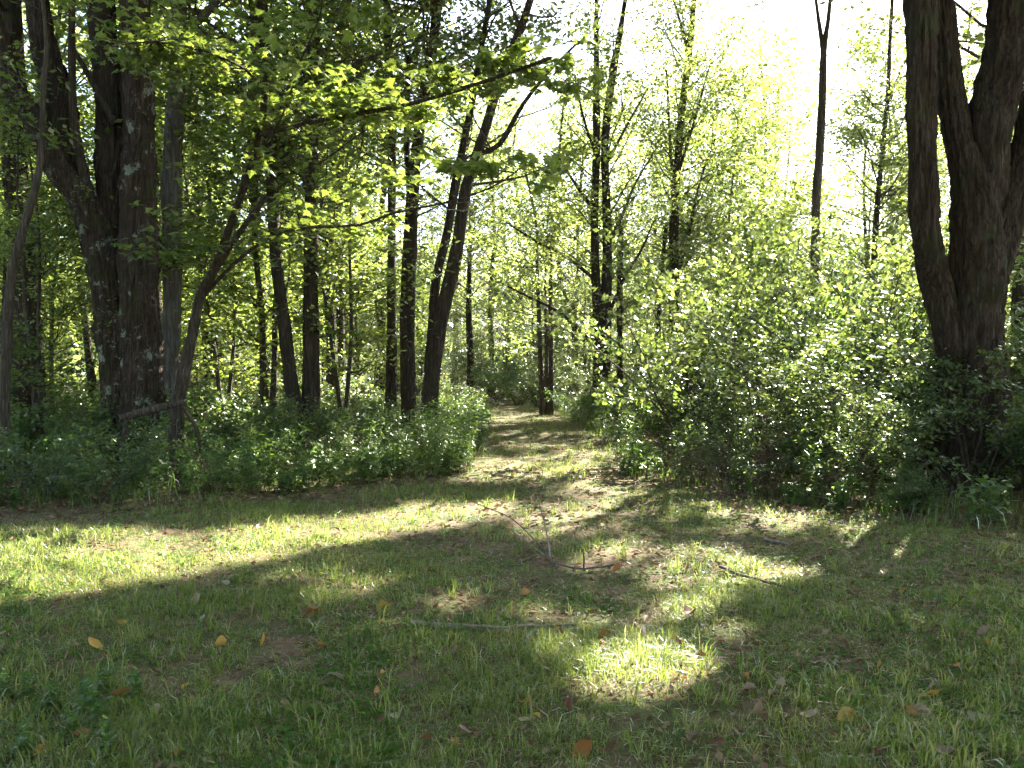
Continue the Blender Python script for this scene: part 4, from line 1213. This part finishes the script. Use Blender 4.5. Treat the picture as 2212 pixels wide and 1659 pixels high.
LEAVES = [(570, 1395, 'y', 30), (205, 1405, 'y', 34), (265, 1520, 'o', 38), (345, 1268, 't', 30), (427, 1305, 't', 26), (438, 1350, 'p', 22), (675, 1335, 'o', 38),
          (830, 1322, 'y', 28), (480, 1405, 'y', 34), (730, 1475, 'p', 38), (80, 1455, 'r', 22), (20, 1495, 'r', 22), (340, 1545, 'p', 26), (380, 1640, 'o', 26), (850, 1562, 'p', 20),
          (90, 1640, 'y', 32), (2013, 1516, 'y', 42), (1825, 1561, 'y', 42), (1636, 1556, 't', 40), (1991, 1556, 't', 44), (2116, 1571, 'p', 42), (1493, 1603, 't', 24), (1556, 1621, 'r', 24),
          (1256, 1633, 'o', 44), (1476, 1526, 'y', 20), (1516, 1433, 'r', 24), (1466, 1401, 'r', 18), (1306, 1381, 'o', 26), (1368, 1353, 't', 22), (1396, 1346, 't', 24), (1198, 1363, 'y', 18),
          (1336, 1238, 'o', 26), (1231, 1536, 'r', 26), (1136, 1536, 'o', 36), (1671, 1511, 't', 24), (1578, 1563, 't', 20), (1911, 1341, 't', 22), (1748, 1561, 't', 34), (2126, 1381, 't', 36),
          (2136, 1406, 'o', 28), (1903, 1263, 't', 18), (1491, 1336, 'r', 34), (1536, 1291, 't', 18), (1131, 1291, 'o', 30), (1120, 1650, 'p', 26), (488, 1268, 'p', 16), (555, 1275, 'r', 16),
          (898, 1310, 't', 16), (560, 1145, 't', 20), (1105, 1146, 'o', 16), (1296, 1138, 'y', 18), (860, 1092, 't', 26), (455, 1092, 't', 24), (1150, 1625, 'r', 20), (2040, 1640, 't', 40)]
r = np.random.default_rng(55)
for x, y, k_, s in LEAVES:
    g = ground_at(x, y)
    drop_leaf(g, k_, float(np.clip(s / F * g[1] * 1.2, 0.045, 0.13)), r)
for _ in range(130):
    x, y = r.uniform(5, 2207), 1060 + 590 * r.random() ** 1.2
    g = ground_at(x, y)
    if not in_clearing(g[0], g[1]): continue
    drop_leaf(g, 'otttrortyt'[r.integers(0, 10)], r.uniform(0.035, 0.065), r)

# ------------------------------------------------------------------ fallen sticks
def stick(name, label, main, w, twigs=(), lift=0.02, mat='stick'):
    r_ = np.random.default_rng(int(main[0][0]))
    pts = []
    for q in main:
        g = ground_at(q[0], q[1]); pts.append(g + np.array([0, 0, lift + (q[2] if len(q) > 2 else 0)]))
    org = pts[0].copy()
    d = np.mean([p_[1] for p_ in pts])
    rad = np.linspace(1.0, 0.55, len(pts)) * 0.5 * w / F * d
    rp, rr = resample(pts, rad, 0.08)
    rp += r_.normal(0, 0.004, rp.shape)
    V, Q = tubes(rp[None], rr[None], 7, bark=0.8)
    if not twigs:
        o = obj(name, mesh_np(name, V - org, [Q], [M[mat]], smooth=True), None, org)
        return tag(o, label, 'stick')
    t = thing(name, label, 'stick', org)
    obj('main_stem', mesh_np('main_stem', V - org, [Q], [M[mat]], smooth=True), t)
    for tw in twigs:
        pts = [ground_at(q[0], q[1]) + np.array([0, 0, lift]) if len(q) == 2 else P(q[0], q[1], q[2]) for q in tw]
        rp, rr = resample(pts, np.linspace(0.45, 0.18, len(pts)) * w / F * d, 0.08)
        V, Q = tubes(rp[None], rr[None], 5)
        obj('twig', mesh_np('twig', V - org, [Q], [M[mat]], smooth=True), t)
    return t


stick('fallen_branch', 'forked bare branch with upright twigs lying on the grass in front of the track', [(1326, 1232, .02), (1261, 1238, .02), (1206, 1231, .03), (1130, 1183, .05), (1106, 1165, .06)], 4.5,
      [[(1206, 1231), (1160, 1172, 7.2), (1106, 1121, 7.5), (1050, 1096, 7.8), (1010, 1081, 8.1)], [(1190, 1218), (1181, 1151, 6.9), (1170, 1105, 6.9), (1161, 1070, 6.9)],
       [(1261, 1236), (1260, 1195, 6.1), (1241, 1158, 6.1)], [(1238, 1238), (1244, 1222, 6.05), (1232, 1254, 5.8)], [(1160, 1205), (1060, 1240, 6.3), (985, 1246, 6.2)]])
stick('fallen_stick', 'long pale barkless stick half sunk in the grass', [(890, 1352), (960, 1356), (1050, 1362), (1106, 1363), (1170, 1358), (1245, 1355)], 9)
stick('curved_stick', 'short thick curved stick beside the sunlit grass patch', [(1386, 1361), (1392, 1380), (1405, 1393), (1431, 1411)], 12)
stick('fallen_stick', 'long straight thin stick lying under the right thicket', [(1556, 1230), (1620, 1254), (1680, 1270), (1735, 1288)], 7)
stick('fallen_stick', 'short thick stick in the grass nearer the right thicket', [(1650, 1170), (1680, 1176), (1713, 1183)], 8)
stick('fallen_stick', 'stub of pale stick crossing another near the curved stick', [(1296, 1409), (1312, 1400), (1328, 1390)], 6)
stick('fallen_stick', 'dark straight twig just left of the curved stick', [(1253, 1397), (1270, 1381), (1284, 1367)], 5)
stick('fallen_stick', 'dark low stick on the sunlit crest of the track', [(1062, 1028), (1085, 1030), (1108, 1034)], 6)
stick('fallen_stick', 'forked grey twig among the grass below the yellow leaves', [(300, 1650), (330, 1632), (362, 1606)], 7, [[(330, 1632), (318, 1612), (304, 1592)]])
stick('fallen_stick', 'thin twig sticking out of the grass beside orange leaves', [(322, 1440), (345, 1428), (360, 1418)], 5)
# broken log in the left brush
a, b = P(258, 905, 10.6), P(330, 884, 10.8); c_ = P(402, 868, 11.0)
b[2] += 0.0
rp, rr = resample([a, b, c_], [0.045, 0.05, 0.035], 0.08)
V, Q = tubes(rp[None], rr[None], 9, bark=1.0)
t = thing('broken_branch', 'broken dead branch propped in the brush before the huge maple', 'branch', (a[0], a[1], float(gz(a[0], a[1]))))
o_ = np.array(t.location)
obj('main_stem', mesh_np('main_stem', V - o_, [Q], [M['bark_thin']], smooth=True), t)
for pp in ([a + [0.1, 0, 0.0], a + [0.02, 0.05, -0.3], np.array([a[0] - 0.05, a[1] + 0.1, o_[2] - 0.05])], [c_ - [0.1, 0, 0], c_ + [0.1, 0.1, -0.4], np.array([c_[0] + 0.2, c_[1] + 0.15, o_[2] - 0.05])]):
    rp, rr = resample(pp, [0.03, 0.028, 0.03], 0.1)
    V, Q = tubes(rp[None], rr[None], 7, bark=1.0)
    obj('side_branch', mesh_np('side_branch', V - o_, [Q], [M['bark_thin']], smooth=True), t)

# ------------------------------------------------------------------ haze: one closed box of pale air
m, nt, out = new_mat('pale_air')
pv = N(nt, 'ShaderNodeVolumePrincipled', Density=0.0002)
pv.inputs['Color'].default_value = (0.93, 0.96, 1.0, 1)
pv.inputs['Anisotropy'].default_value = 0.45
nt.links.new(pv.outputs[0], out.inputs['Volume'])
x0, x1, y0, y1, z0, z1 = -690, 690, -190, 1400, -8, 70
V = np.array([(x, y, z) for z in (z0, z1) for y in (y0, y1) for x in (x0, x1)], float)
Q = np.array([(0, 2, 3, 1), (4, 5, 7, 6), (0, 1, 5, 4), (2, 6, 7, 3), (0, 4, 6, 2), (1, 3, 7, 5)])
hz = obj('haze', mesh_np('haze', V, [Q], [m]))
tag(hz, 'thin pale summer haze between the trees', 'haze', kind='stuff')
cy.volume_bounces = 0

tot = sum(len(me.loops) - 2 * len(me.polygons) for me in bpy.data.meshes)
print('TRIANGLES', tot, 'OBJECTS', len(bpy.data.objects))
